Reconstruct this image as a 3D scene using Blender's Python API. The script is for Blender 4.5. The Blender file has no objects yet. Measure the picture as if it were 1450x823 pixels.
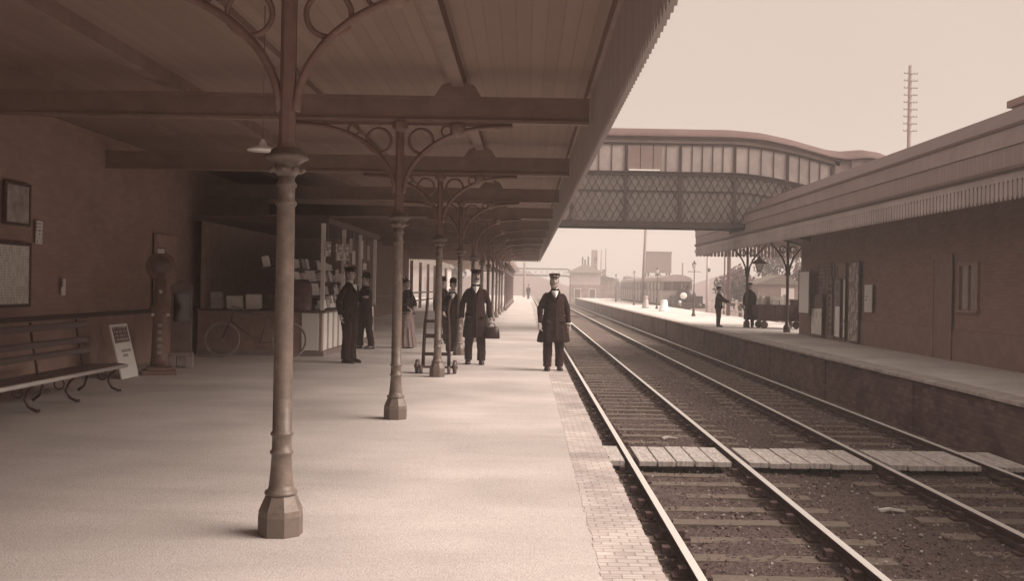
import bpy, bmesh, math, random
from mathutils import Vector, Matrix, noise
random.seed(7)
S = bpy.context.scene
COL = S.collection
R = math.radians
F = 1500.0; VX, VY = 746.0, 406.0; CAMZ = 1.5; ROLL = R(1.0)
def at(px, py, Y):
    """pixel of the 1450-wide photograph at depth Y -> world point"""
    dx, dy = px-VX, py-VY
    a = dx*math.cos(ROLL)+dy*math.sin(ROLL); b = -dx*math.sin(ROLL)+dy*math.cos(ROLL)
    return Vector((a*Y/F, Y, CAMZ-b*Y/F))

# ------------------------------------------------------------------ mesh builder
class MB:
    def __init__(s): s.v=[]; s.f=[]; s.m=[]; s.mi=0; s.smooth=[]
    def add(s, vs, fs, smooth=False):
        o=len(s.v); s.v += [tuple(p) for p in vs]
        for f in fs: s.f.append([i+o for i in f]); s.m.append(s.mi); s.smooth.append(smooth)
        return s
    def box(s, x0,x1,y0,y1,z0,z1, M=None):
        vs=[Vector((x,y,z)) for z in (z0,z1) for y in (y0,y1) for x in (x0,x1)]
        if M is not None: vs=[M@p for p in vs]
        return s.add(vs,[(0,2,3,1),(4,5,7,6),(0,1,5,4),(2,6,7,3),(0,4,6,2),(1,3,7,5)])
    def cbox(s, c, sz, M=None):
        c=Vector(c); h=[q/2 for q in sz]
        T=Matrix.Translation(c)@(M if M is not None else Matrix())
        return s.box(-h[0],h[0],-h[1],h[1],-h[2],h[2],T)
    def bar(s, a, b, w, t, up=(0,0,1)):
        a,b=Vector(a),Vector(b); d=(b-a); L=d.length; d.normalize(); up=Vector(up)
        x=d.cross(up)
        if x.length<1e-4: x=d.cross(Vector((1,0,0)))
        x.normalize(); y=x.cross(d)
        M=Matrix((( x.x,d.x,y.x,a.x),(x.y,d.y,y.y,a.y),(x.z,d.z,y.z,a.z),(0,0,0,1)))
        return s.box(-w/2,w/2,0,L,-t/2,t/2,M)
    def tube(s, pts, rad, n=10, closed=False, sm=True, caps=True):
        pts=[Vector(p) for p in pts]; k=len(pts)
        if not hasattr(rad,'__len__'): rad=[rad]*k
        vs=[]; prev=None
        for i,p in enumerate(pts):
            if closed: d=pts[(i+1)%k]-pts[i-1]
            else: d=pts[min(i+1,k-1)]-pts[max(i-1,0)]
            d.normalize()
            if prev is None:
                u=d.cross(Vector((0,0,1)))
                if u.length<.1: u=d.cross(Vector((0,1,0)))
            else: u=prev-d*prev.dot(d)
            u.normalize(); prev=u; w=d.cross(u)
            r=rad[i]; rx,ry=(r if hasattr(r,'__len__') else (r,r))
            for j in range(n):
                a=2*math.pi*j/n; vs.append(p+u*(rx*math.cos(a))+w*(ry*math.sin(a)))
        fs=[]
        for i in range(k if closed else k-1):
            i2=(i+1)%k
            for j in range(n):
                j2=(j+1)%n; fs.append((i*n+j,i2*n+j,i2*n+j2,i*n+j2))
        if not closed and caps: fs.append(tuple(range(n))); fs.append(tuple(reversed(range((k-1)*n,k*n))))
        return s.add(vs,fs,sm)
    def lathe(s, prof, n=16, c=(0,0,0), sm=True, M=None, rot=0, sx=1, sy=1):
        vs=[]
        for r,z in prof:
            for j in range(n):
                a=2*math.pi*j/n+rot; p=Vector((r*sx*math.cos(a),r*sy*math.sin(a),z))
                if M is not None: p=M@p
                vs.append(p+Vector(c))
        k=len(prof); fs=[]
        for i in range(k-1):
            for j in range(n):
                j2=(j+1)%n; fs.append((i*n+j,i*n+j2,(i+1)*n+j2,(i+1)*n+j))
        fs.append(tuple(reversed(range(n)))); fs.append(tuple(range((k-1)*n,k*n)))
        return s.add(vs,fs,sm)
    def ell(s, c, r, n=14, M=None, m=None):
        m=m or max(6,n*2//3)
        prof=[(math.sin(math.pi*i/m),-math.cos(math.pi*i/m)) for i in range(1,m)]
        vs=[]; c=Vector(c)
        for q,z in prof:
            for j in range(n):
                a=2*math.pi*j/n; p=Vector((r[0]*q*math.cos(a),r[1]*q*math.sin(a),r[2]*z))
                vs.append((M@p if M is not None else p)+c)
        b=Vector((0,0,-r[2])); t=Vector((0,0,r[2]))
        if M is not None: b=M@b; t=M@t
        vs += [b+c,t+c]; k=len(prof); fs=[]
        for i in range(k-1):
            for j in range(n):
                j2=(j+1)%n; fs.append((i*n+j,i*n+j2,(i+1)*n+j2,(i+1)*n+j))
        for j in range(n):
            j2=(j+1)%n; fs.append((k*n,j2,j)); fs.append((k*n+1,(k-1)*n+j,(k-1)*n+j2))
        return s.add(vs,fs,True)
    def loft(s, secs, n=18):
        vs=[]
        for cx,cy,cz,rx,ry in secs:
            for j in range(n):
                a=2*math.pi*j/n; vs.append((cx+rx*math.cos(a),cy+ry*math.sin(a),cz))
        k=len(secs); fs=[]
        for i in range(k-1):
            for j in range(n):
                j2=(j+1)%n; fs.append((i*n+j,i*n+j2,(i+1)*n+j2,(i+1)*n+j))
        fs.append(tuple(reversed(range(n)))); fs.append(tuple(range((k-1)*n,k*n)))
        return s.add(vs,fs,True)
    def prism(s, poly, y0, y1, M=None):
        """polygon in xz extruded along y"""
        n=len(poly)
        vs=[Vector((x,y0,z)) for x,z in poly]+[Vector((x,y1,z)) for x,z in poly]
        if M is not None: vs=[M@p for p in vs]
        fs=[tuple(range(n)),tuple(reversed(range(n,2*n)))]
        for i in range(n):
            j=(i+1)%n; fs.append((i,i+n,j+n,j))
        return s.add(vs,fs)
    def ring(s, c, R_, r, n=28, ny=8, axis='y', flat=None):
        pts=[]
        for i in range(n):
            a=2*math.pi*i/n
            if axis=='y': pts.append((c[0]+R_*math.cos(a),c[1],c[2]+R_*math.sin(a)))
            elif axis=='x': pts.append((c[0],c[1]+R_*math.cos(a),c[2]+R_*math.sin(a)))
            else: pts.append((c[0]+R_*math.cos(a),c[1]+R_*math.sin(a),c[2]))
        return s.tube(pts, r, ny, closed=True)
    def build(s, name, mat, parent=None, bevel=0, recalc=True, loc=None):
        me=bpy.data.meshes.new(name); me.from_pydata(s.v,[],s.f)
        mats=mat if isinstance(mat,(list,tuple)) else [mat]
        for m in mats: me.materials.append(m)
        me.polygons.foreach_set('material_index',s.m); me.polygons.foreach_set('use_smooth',s.smooth)
        if recalc:
            bm=bmesh.new(); bm.from_mesh(me); bmesh.ops.recalc_face_normals(bm,faces=bm.faces); bm.to_mesh(me); bm.free()
        me.update()
        o=bpy.data.objects.new(name,me); COL.objects.link(o)
        if parent: o.parent=parent
        if loc: o.location=loc
        if bevel:
            b=o.modifiers.new('bevel','BEVEL'); b.width=bevel; b.segments=2; b.limit_method='ANGLE'
        return o

def empty(name, loc=(0,0,0), rz=0, label=None, cat=None, group=None):
    o=bpy.data.objects.new(name,None); COL.objects.link(o); o.location=loc; o.rotation_euler=(0,0,rz); o.empty_display_size=.1
    return tag(o,label,cat,group)
def tag(o, label=None, cat=None, group=None, kind=None):
    if label: o['label']=label
    if cat: o['category']=cat
    if group: o['group']=group
    if kind: o['kind']=kind
    return o
KIDS={}
def copy_tree(o, parent=None):
    c=o.copy(); COL.objects.link(c)
    if parent: c.parent=parent
    for ch in list(o.children): copy_tree(ch,c)
    return c
def remeshed(o, vox, it=3, fold=0, seed=0):
    m=o.modifiers.new('r','REMESH'); m.mode='VOXEL'; m.voxel_size=vox; m.use_smooth_shade=True
    q=o.modifiers.new('s','SMOOTH'); q.iterations=it; q.factor=.5
    dg=bpy.context.evaluated_depsgraph_get()
    me=bpy.data.meshes.new_from_object(o.evaluated_get(dg)); mats=list(o.data.materials)
    o.modifiers.clear(); me.name=o.name; o.data=me
    me.materials.clear()
    for k in mats: me.materials.append(k)
    if fold:
        cs=[v.co.copy() for v in me.vertices]; ns=[v.normal.copy() for v in me.vertices]; flat=[]
        for c,nn in zip(cs,ns):
            a=noise.noise(Vector((c.x*11,c.y*11,c.z*2.6+seed)))*fold+noise.noise(Vector((c.x*16,c.y*16,c.z*13+seed)))*fold*.45
            flat += (c+nn*a)[:]
        me.vertices.foreach_set('co',flat); me.update()
    me.polygons.foreach_set('material_index',[0]*len(me.polygons))
    me.polygons.foreach_set('use_smooth',[True]*len(me.polygons))
    return o

# ------------------------------------------------------------------ materials (a brown-toned world, as the sepia print shows it)
RED=[None]
def tint(v):
    ks=[(.0,.46),(.03,.48),(.1,.60),(.3,.82),(.7,.98),(1,1)]
    if RED[0]: return (v, v*RED[0], v*RED[0]*.86, 1)
    for (a,ra),(b,rb) in zip(ks,ks[1:]):
        if v<=b: q=ra+(rb-ra)*(v-a)/(b-a); break
    return (v, v*q, v*q*(.95 if v<.3 else .97), 1)
MATS={}
def M(name, v, rough=.8, var=.2, scale=4.0, bump=.0, bscale=None, stretch=(1,1,1), metal=0, spec=.3, big=0, streak=0):
    if name in MATS: return MATS[name]
    m=bpy.data.materials.new(name); m.use_nodes=True; nt=m.node_tree; N=nt.nodes; L=nt.links
    b=N['Principled BSDF']; b.inputs['Roughness'].default_value=rough; b.inputs['Metallic'].default_value=metal
    b.inputs['Specular IOR Level'].default_value=spec
    tc=N.new('ShaderNodeTexCoord'); mp=N.new('ShaderNodeMapping'); mp.inputs['Scale'].default_value=stretch
    L.new(tc.outputs['Object'],mp.inputs[0])
    n=N.new('ShaderNodeTexNoise'); n.inputs['Scale'].default_value=scale; n.inputs['Detail'].default_value=6; n.inputs['Roughness'].default_value=.65
    L.new(mp.outputs[0],n.inputs['Vector'])
    r=N.new('ShaderNodeValToRGB'); r.color_ramp.elements[0].position=.25; r.color_ramp.elements[1].position=.75
    r.color_ramp.elements[0].color=tint(v*(1-var)); r.color_ramp.elements[1].color=tint(min(.95,v*(1+var)))
    L.new(n.outputs['Fac'],r.inputs[0]); col=r.outputs[0]
    if big:
        n2=N.new('ShaderNodeTexNoise'); n2.inputs['Scale'].default_value=big; n2.inputs['Detail'].default_value=3
        L.new(tc.outputs['Object'],n2.inputs['Vector'])
        mr=N.new('ShaderNodeMapRange'); mr.inputs['From Min'].default_value=.3; mr.inputs['From Max'].default_value=.7
        mr.inputs['To Min'].default_value=.78; mr.inputs['To Max'].default_value=1.12; L.new(n2.outputs['Fac'],mr.inputs[0])
        mx=N.new('ShaderNodeVectorMath'); mx.operation='SCALE'; L.new(col,mx.inputs[0]); L.new(mr.outputs[0],mx.inputs['Scale']); col=mx.outputs[0]
    if streak:
        m3=N.new('ShaderNodeMapping'); m3.inputs['Scale'].default_value=(.9,3.4,1); L.new(tc.outputs['Object'],m3.inputs[0])
        n3=N.new('ShaderNodeTexNoise'); n3.inputs['Scale'].default_value=1.1; n3.inputs['Detail'].default_value=7; n3.inputs['Distortion'].default_value=.6; L.new(m3.outputs[0],n3.inputs['Vector'])
        r3=N.new('ShaderNodeMapRange'); r3.inputs['From Min'].default_value=.30; r3.inputs['From Max'].default_value=.62; r3.inputs['To Min'].default_value=1-streak*1.8; r3.inputs['To Max'].default_value=1+streak*.4; L.new(n3.outputs['Fac'],r3.inputs[0])
        x3=N.new('ShaderNodeVectorMath'); x3.operation='SCALE'; L.new(col,x3.inputs[0]); L.new(r3.outputs[0],x3.inputs['Scale']); col=x3.outputs[0]
    L.new(col,b.inputs['Base Color'])
    if bump:
        nb=N.new('ShaderNodeTexNoise'); nb.inputs['Scale'].default_value=bscale or scale*4; nb.inputs['Detail'].default_value=5
        L.new(mp.outputs[0],nb.inputs['Vector'])
        bp=N.new('ShaderNodeBump'); bp.inputs['Strength'].default_value=bump; bp.inputs['Distance'].default_value=.02
        L.new(nb.outputs['Fac'],bp.inputs['Height']); L.new(bp.outputs[0],b.inputs['Normal'])
    MATS[name]=m; return m
def brick(name, v, mortar, bw=.225, bh=.075, rough=.85, swap='x', var=.25, bump=.5, nv=.33):
    """brickwork; swap says which axis is the wall's normal"""
    if name in MATS: return MATS[name]
    m=bpy.data.materials.new(name); m.use_nodes=True; nt=m.node_tree; N=nt.nodes; L=nt.links
    b=N['Principled BSDF']; b.inputs['Roughness'].default_value=rough; b.inputs['Specular IOR Level'].default_value=.25
    tc=N.new('ShaderNodeTexCoord'); sp=N.new('ShaderNodeSeparateXYZ'); cb=N.new('ShaderNodeCombineXYZ'); L.new(tc.outputs['Object'],sp.inputs[0])
    a,c={'x':('Y','Z'),'y':('X','Z'),'z':('X','Y'),'zt':('Y','X')}[swap]
    L.new(sp.outputs[a],cb.inputs['X']); L.new(sp.outputs[c],cb.inputs['Y'])
    t=N.new('ShaderNodeTexBrick'); t.inputs['Scale'].default_value=1; t.inputs['Brick Width'].default_value=bw; t.inputs['Row Height'].default_value=bh
    t.inputs['Mortar Size'].default_value=.006; t.inputs['Mortar Smooth'].default_value=.3
    t.inputs['Color1'].default_value=tint(v*(1-var)); t.inputs['Color2'].default_value=tint(v*(1+var)); t.inputs['Mortar'].default_value=tint(mortar)
    L.new(cb.outputs[0],t.inputs['Vector'])
    n=N.new('ShaderNodeTexNoise'); n.inputs['Scale'].default_value=1.3; n.inputs['Detail'].default_value=6; L.new(tc.outputs['Object'],n.inputs['Vector'])
    mr=N.new('ShaderNodeMapRange'); mr.inputs['From Min'].default_value=.3; mr.inputs['From Max'].default_value=.7; mr.inputs['To Min'].default_value=1-nv; mr.inputs['To Max'].default_value=1+nv
    L.new(n.outputs['Fac'],mr.inputs[0]); mx=N.new('ShaderNodeVectorMath'); mx.operation='SCALE'
    L.new(t.outputs['Color'],mx.inputs[0]); L.new(mr.outputs[0],mx.inputs['Scale']); L.new(mx.outputs[0],b.inputs['Base Color'])
    bp=N.new('ShaderNodeBump'); bp.inputs['Strength'].default_value=bump; bp.inputs['Distance'].default_value=.012; bp.invert=True
    L.new(t.outputs['Fac'],bp.inputs['Height']); L.new(bp.outputs[0],b.inputs['Normal'])
    MATS[name]=m; return m
def planks(name, v, pitch=.15, axis='Y', rough=.7, dark=.35, var=.15):
    """boarding: narrow dark joints every pitch along axis"""
    if name in MATS: return MATS[name]
    m=bpy.data.materials.new(name); m.use_nodes=True; nt=m.node_tree; N=nt.nodes; L=nt.links
    b=N['Principled BSDF']; b.inputs['Roughness'].default_value=rough; b.inputs['Specular IOR Level'].default_value=.25
    tc=N.new('ShaderNodeTexCoord'); sp=N.new('ShaderNodeSeparateXYZ'); L.new(tc.outputs['Object'],sp.inputs[0])
    d=N.new('ShaderNodeMath'); d.operation='DIVIDE'; d.inputs[1].default_value=pitch; L.new(sp.outputs[axis],d.inputs[0])
    fr=N.new('ShaderNodeMath'); fr.operation='FRACT'; L.new(d.outputs[0],fr.inputs[0])
    fl=N.new('ShaderNodeMath'); fl.operation='FLOOR'; L.new(d.outputs[0],fl.inputs[0])
    lt=N.new('ShaderNodeMath'); lt.operation='LESS_THAN'; lt.inputs[1].default_value=.08; L.new(fr.outputs[0],lt.inputs[0])
    wn=N.new('ShaderNodeTexWhiteNoise'); wn.noise_dimensions='1D'; L.new(fl.outputs[0],wn.inputs['W'])
    n=N.new('ShaderNodeTexNoise'); n.inputs['Scale'].default_value=2; n.inputs['Detail'].default_value=7; L.new(tc.outputs['Object'],n.inputs['Vector'])
    ad=N.new('ShaderNodeMath'); ad.operation='ADD'; L.new(wn.outputs['Value'],ad.inputs[0]); L.new(n.outputs['Fac'],ad.inputs[1])
    r=N.new('ShaderNodeValToRGB'); r.color_ramp.elements[0].color=tint(v*(1-var)); r.color_ramp.elements[1].color=tint(min(.95,v*(1+var)))
    hf=N.new('ShaderNodeMath'); hf.operation='MULTIPLY'; hf.inputs[1].default_value=.5; L.new(ad.outputs[0],hf.inputs[0]); L.new(hf.outputs[0],r.inputs[0])
    mx=N.new('ShaderNodeMix'); mx.data_type='RGBA'; L.new(lt.outputs[0],mx.inputs['Factor']); L.new(r.outputs[0],mx.inputs['A']); mx.inputs['B'].default_value=tint(v*dark)
    L.new(mx.outputs['Result'],b.inputs['Base Color'])
    bp=N.new('ShaderNodeBump'); bp.inputs['Strength'].default_value=.5; bp.inputs['Distance'].default_value=.01; bp.invert=True
    L.new(lt.outputs[0],bp.inputs['Height']); L.new(bp.outputs[0],b.inputs['Normal'])
    MATS[name]=m; return m
def printed(name, paper, ink, bw=.09, bh=.05, ax=('Y','Z'), seed=0, cover=.5):
    """a bill too far off to read: rows of small broken ink marks on paper"""
    if name in MATS: return MATS[name]
    m=bpy.data.materials.new(name); m.use_nodes=True; nt=m.node_tree; N=nt.nodes; L=nt.links
    b=N['Principled BSDF']; b.inputs['Roughness'].default_value=.75; b.inputs['Specular IOR Level'].default_value=.2
    tc=N.new('ShaderNodeTexCoord'); sp=N.new('ShaderNodeSeparateXYZ'); cb=N.new('ShaderNodeCombineXYZ'); L.new(tc.outputs['Object'],sp.inputs[0])
    L.new(sp.outputs[ax[0]],cb.inputs['X']); L.new(sp.outputs[ax[1]],cb.inputs['Y']); cb.inputs['Z'].default_value=seed
    d=N.new('ShaderNodeMath'); d.operation='DIVIDE'; d.inputs[1].default_value=bh; L.new(sp.outputs[ax[1]],d.inputs[0])
    fr=N.new('ShaderNodeMath'); fr.operation='FRACT'; L.new(d.outputs[0],fr.inputs[0])
    row=N.new('ShaderNodeMath'); row.operation='GREATER_THAN'; row.inputs[1].default_value=.42; L.new(fr.outputs[0],row.inputs[0])
    mp=N.new('ShaderNodeMapping'); mp.inputs['Scale'].default_value=(1/bw,.25/bh,1); L.new(cb.outputs[0],mp.inputs[0])
    n=N.new('ShaderNodeTexNoise'); n.inputs['Scale'].default_value=1; n.inputs['Detail'].default_value=3; L.new(mp.outputs[0],n.inputs['Vector'])
    g=N.new('ShaderNodeMath'); g.operation='GREATER_THAN'; g.inputs[1].default_value=1-cover; L.new(n.outputs['Fac'],g.inputs[0])
    mu=N.new('ShaderNodeMath'); mu.operation='MULTIPLY'; L.new(row.outputs[0],mu.inputs[0]); L.new(g.outputs[0],mu.inputs[1])
    mx=N.new('ShaderNodeMix'); mx.data_type='RGBA'; L.new(mu.outputs[0],mx.inputs['Factor']); mx.inputs['A'].default_value=tint(paper); mx.inputs['B'].default_value=tint(ink)
    L.new(mx.outputs['Result'],b.inputs['Base Color']); MATS[name]=m; return m
def glass(name, v=.05, rough=.08):
    if name in MATS: return MATS[name]
    m=M(name,v,rough,.1,2,0,spec=.6); return m

IRON=M('iron_paint',.085,.38,.22,9,.15,40,spec=.5)
RED[0]=.80; IRON_LT=M('column_paint',.185,.42,.32,16,.12,60,spec=.45,big=2.2)
IRON_BAND=M('column_base_paint',.14,.5,.16,9,.12,60,spec=.4); RED[0]=None
RED[0]=.66; IRON_SH=M('iron_shade_paint',.24,.5,.22,9,.15,40,spec=.35); RED[0]=None
BLACK=M('black_cloth',.030,.9,.25,14,.25,220,spec=.15)
BLACK2=M('dark_serge',.042,.9,.25,14,.25,220,spec=.15)
SHOE=M('boot_leather',.03,.35,.2,10,spec=.5)
SKIN=M('skin',.44,.6,.08,20,.05,spec=.3)
HAIRG=M('grey_hair',.33,.8,.2,60,.4,120)
HAIRD=M('dark_hair',.06,.7,.2,60,.4,120)
WHITE=M('white_linen',.72,.8,.05,20,.05)
WOOD=M('dark_wood',.13,.55,.3,3,.2,30,(1,8,8),spec=.35)
TWEED=M('grey_tweed',.26,.95,.35,40,.3,200)

# ------------------------------------------------------------------ world, sun, camera
w=bpy.data.worlds.new('World'); S.world=w; w.use_nodes=True
nt=w.node_tree; N=nt.nodes; L=nt.links
SUN_EL, SUN_AZ = R(39.5), R(103)      # azimuth measured from +Y towards +X
sky=N.new('ShaderNodeTexSky'); sky.sky_type='NISHITA'; sky.sun_disc=False; sky.sun_elevation=SUN_EL; sky.sun_rotation=SUN_AZ
sky.dust_density=6; sky.air_density=2
bw=N.new('ShaderNodeRGBToBW'); L.new(sky.outputs[0],bw.inputs[0])
mr=N.new('ShaderNodeMapRange'); mr.inputs['From Min'].default_value=0; mr.inputs['From Max'].default_value=14; mr.inputs['To Min'].default_value=3.15; mr.inputs['To Max'].default_value=4.05
L.new(bw.outputs[0],mr.inputs[0])
# thin cloud that levels the sky out
tc=N.new('ShaderNodeTexCoord'); cn=N.new('ShaderNodeTexNoise'); cn.inputs['Scale'].default_value=1.6; cn.inputs['Detail'].default_value=5
L.new(tc.outputs['Generated'],cn.inputs['Vector'])
cm=N.new('ShaderNodeMapRange'); cm.inputs['From Min'].default_value=.3; cm.inputs['From Max'].default_value=.7; cm.inputs['To Min'].default_value=.95; cm.inputs['To Max'].default_value=1.05
L.new(cn.outputs['Fac'],cm.inputs[0])
mu=N.new('ShaderNodeMath'); mu.operation='MULTIPLY'; L.new(mr.outputs[0],mu.inputs[0]); L.new(cm.outputs[0],mu.inputs[1])
sc=N.new('ShaderNodeVectorMath'); sc.operation='SCALE'; sc.inputs[0].default_value=(1,.815,.70); L.new(mu.outputs[0],sc.inputs['Scale'])
L.new(sc.outputs[0],N['Background'].inputs['Color']); N['Background'].inputs['Strength'].default_value=.1
sl=bpy.data.lights.new('sun','SUN'); sl.energy=3.6; sl.angle=R(48); sl.color=(1,.84,.73)
so=bpy.data.objects.new('sun',sl); COL.objects.link(so)
d=Vector((math.sin(SUN_AZ)*math.cos(SUN_EL),math.cos(SUN_AZ)*math.cos(SUN_EL),math.sin(SUN_EL)))
so.rotation_euler=(-d).to_track_quat('-Z','Y').to_euler(); so.location=(20,-5,30)
cd=bpy.data.cameras.new('camera'); cam=bpy.data.objects.new('camera',cd); COL.objects.link(cam); S.camera=cam
cd.sensor_width=36; cd.lens=36*F/1450; cd.shift_x=-(VX-725)/1450; cd.shift_y=-(411.5-VY)/1450; cd.clip_end=3000; cd.clip_start=.05
cam.matrix_world=Matrix.Translation((0,0,CAMZ))@Matrix.Rotation(R(90),4,'X')@Matrix.Rotation(ROLL,4,'Z')
S.view_settings.view_transform='Standard'; S.view_settings.look='None'; S.view_settings.exposure=1.0; S.view_settings.gamma=1
S.cycles.max_bounces=8; S.cycles.diffuse_bounces=5; S.cycles.volume_bounces=1; S.cycles.use_denoising=True

# ------------------------------------------------------------------ setting
PX0=.75; RZ=-.83; BZ=-1.0; RPX=6.95
g=MB(); g.add([(-190,-40,-1.09),(190,-40,-1.09),(190,315,-1.09),(-190,315,-1.09)],[(0,1,2,3)])
tag(g.build('ground',M('ground_earth',.22,.95,.3,.3,.3,3,big=.02)),kind='structure')
# ballast: a lumpy sheet close by
def sheet(x0,x1,y0,y1,dx,dy,z,amp,f):
    nx=int((x1-x0)/dx)+1; ny=int((y1-y0)/dy)+1; m=MB(); vs=[]; fs=[]
    for j in range(ny):
        for i in range(nx):
            x=x0+(x1-x0)*i/(nx-1); y=y0+(y1-y0)*j/(ny-1); vs.append((x,y,z+f(x,y)+random.uniform(-amp,amp)))
    for j in range(ny-1):
        for i in range(nx-1):
            a=j*nx+i; fs.append((a,a+1,a+nx+1,a+nx))
    m.add(vs,fs); return m
BAL=M('ballast_stone',.14,.95,.85,42,1.0,70)
def bf(x,y): return .012*math.sin(x*3.1+y*.7)+.012*math.sin(y*1.9-x*2.3)
m=sheet(.72,RPX+.02,3.0,20,.040,.040,BZ-.012,.018,bf); n0=len(m.v)
m2=sheet(.72,RPX+.02,20,60,.11,.13,BZ-.014,.016,bf); m.add(m2.v,m2.f)
m2=sheet(.72,RPX+.02,60,262,.5,3,BZ-.014,.012,bf); m.add(m2.v,m2.f)
m2=sheet(.72,RPX+.02,-12,3,.3,.3,BZ-.014,.012,bf); m.add(m2.v,m2.f)
tag(m.build('track_ballast',BAL,recalc=False),kind='structure')
# loose stones on it
m=MB()
for i in range(14000):
    y=4.5+random.random()**1.7*26; x=random.uniform(.8,6.9); r=random.uniform(.009,.026); z=BZ+random.uniform(-.004,.016)
    m.mi=0 if random.random()<.8 else 1
    a=random.random()*6.28
    vs=[(x+r*random.uniform(.7,1.2)*math.cos(a+k*1.571),y+r*random.uniform(.7,1.2)*math.sin(a+k*1.571),z+random.uniform(-.2,.2)*r) for k in range(4)]+[(x,y,z+r*random.uniform(.6,1)),(x,y,z-r)]
    m.add(vs,[(0,1,4),(1,2,4),(2,3,4),(3,0,4),(1,0,5),(2,1,5),(3,2,5),(0,3,5)])
tag(m.build('loose_stones',[M('stone_dark',.18,.95,.5,6),M('stone_pale',.42,.95,.4,6)]),'loose stones strewn between the rails and sleepers','stones',kind='stuff')

# left platform
ASPH=M('platform_asphalt',.575,.92,.13,26,.35,70,(1,1,1),big=.55,streak=.035)
m=MB(); m.box(-60,.69,-14,104,-1.08,0); m.box(-60,.72,104,175,-1.08,-.001)
tag(m.build('platform',ASPH),kind='structure')
m=MB(); y=-14
while y<104:
    l=.078; m.box(.415+random.uniform(-.008,.008),PX0+random.uniform(-.008,.006),y,y+l,-.075,.0022+random.uniform(-.0012,.0012)); y+=l
tag(m.build('platform_paving',brick('edge_brick',.53,.44,.115,.078,.9,'z',.10,1.0)),kind='structure')
m=MB(); m.box(.60,.71,-14,104,-1.08,-.076)
tag(m.build('platform_face_wall',brick('face_brick_left',.10,.07)),'dark brick face below the near platform edge beside the rail','wall')

# right (island) platform
m=MB(); m.box(7.35,16.5,-14,40,-1.08,0); m.box(7.35,12.0,40,152,-1.08,-.0005); 
m.add([(6.98,152,-1.08),(12,152,-1.08),(6.98,166,-1.08),(12,166,-1.08),(6.98,152,-.002),(12,152,-.002)],[(4,5,3,2),(4,2,0),(5,1,3),(0,1,5,4)])
tag(m.build('island_platform',M('island_asphalt',.66,.93,.14,4,.35,50,big=.4)),kind='structure')
m=MB(); y=-14
while y<152:
    l=.6+.05*random.random(); m.box(RPX-.05+random.uniform(-.012,.012),7.35,y+.004,y+l,-.06,.004+random.uniform(-.003,.004)); y+=l
tag(m.build('island_coping',M('island_coping_stone',.48,.9,.3,7,.6,40,big=2),bevel=.012),kind='structure')
m=MB(); m.box(RPX+.03,7.35,-14,152,-1.08,-.06)
for k in range(0,28): m.box(RPX-.0,RPX+.03,-9+5.6*k,-8.65+5.6*k,-1.08,-.06)
tag(m.build('island_face_wall',brick('face_brick_right',.15,.10,.235,.08)),'long brick face of the far platform with shallow piers below its coping','wall')

# ------------------------------------------------------------------ tracks
RAILTOP=M('worn_rail_top_sheen',1,.30,.02,6,spec=.9); RAILSIDE=M('rusty_rail_side',.09,.8,.3,12)  # worn rail heads: sky reflection on polished steel put into a near-white colour
RED[0]=.84; SLEEP=M('sleeper_timber',.24,.9,.55,7,.6,35,(1,9,1)); RED[0]=None; CHAIRM=M('iron_chair',.10,.7,.3,10)
def rail_mb(x):
    m=MB(); y0,y1=-12,262
    prof=[(-.032,RZ-.145),(.032,RZ-.145),(.032,RZ-.11),(.010,RZ-.10),(.010,RZ-.045),(.035,RZ-.035),(.035,RZ-.006),(-.035,RZ-.006),(-.035,RZ-.035),(-.010,RZ-.045),(-.010,RZ-.10),(-.032,RZ-.11)]
    m.mi=1; m.prism([(x+a,b) for a,b in prof],y0,y1)
    m.mi=0; m.box(x-.036,x+.036,y0,y1,RZ-.0055,RZ)
    return m
slm=MB(); slm.box(-1.3,1.3,-.125,.125,-.14,0)
slm.mi=1
for sx in (-.7525,.7525):
    slm.box(sx-.17,sx+.17,-.085,.085,0.001,.03); slm.box(sx-.115,sx-.038,-.06,.06,.03,.095); slm.box(sx+.038,sx+.115,-.06,.06,.03,.095)
for (xa,xb,lab,ph) in ((1.45,2.955,'near railway track of bright rails beside the pale platform edge',0.1),(4.85,6.355,'far railway track beside the brick face of the opposite platform',.38)):
    t=empty('railway_track',((xa+xb)/2,0,0),0,lab,'track','railway tracks between the platforms')
    for x in (xa,xb): rail_mb(x-(xa+xb)/2).build('rail',[RAILTOP,RAILSIDE],t)
    me=None
    for k in range(100):
        if me is None: o=slm.build('sleeper',[SLEEP,CHAIRM],t); me=o.data
        else:
            o=bpy.data.objects.new('sleeper',me); COL.objects.link(o); o.parent=t
        o.location=(random.uniform(-.05,.05),4.6+ph+k*.735+random.uniform(-.03,.03),BZ+.010+random.uniform(-.010,.010)); o.rotation_euler=(0,random.uniform(-.004,.004),random.uniform(-.012,.012))
    m=MB()
    for k in range(100,350):
        y=4.6+ph+k*.735; m.box(-1.3,1.3,y-.125,y+.125,BZ-.13,BZ+.01)
    tag(m.build('sleepers',SLEEP,t),kind='stuff')
# pale offcuts on the ballast
for (px,py,a,lab) in ((948,618,.5,'small pale scrap lying between the near rails just beyond the crossing'),(1262,716,.1,'broken pale offcut lying in the six-foot near the camera')):
    Y=1500*2.48/(py-VY); p=at(px,py,Y); m=MB(); m.prism([(-.14,0),(-.03,.03),(.15,.005),(.16,.02),(-.02,.055),(-.15,.035)],-.03,.03,Matrix.Rotation(a,4,'Z'))
    tag(m.build('scrap',M('pale_scrap',.7,.9,.1,9),loc=(p.x,p.y,BZ+.01)),lab,'scrap')
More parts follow.
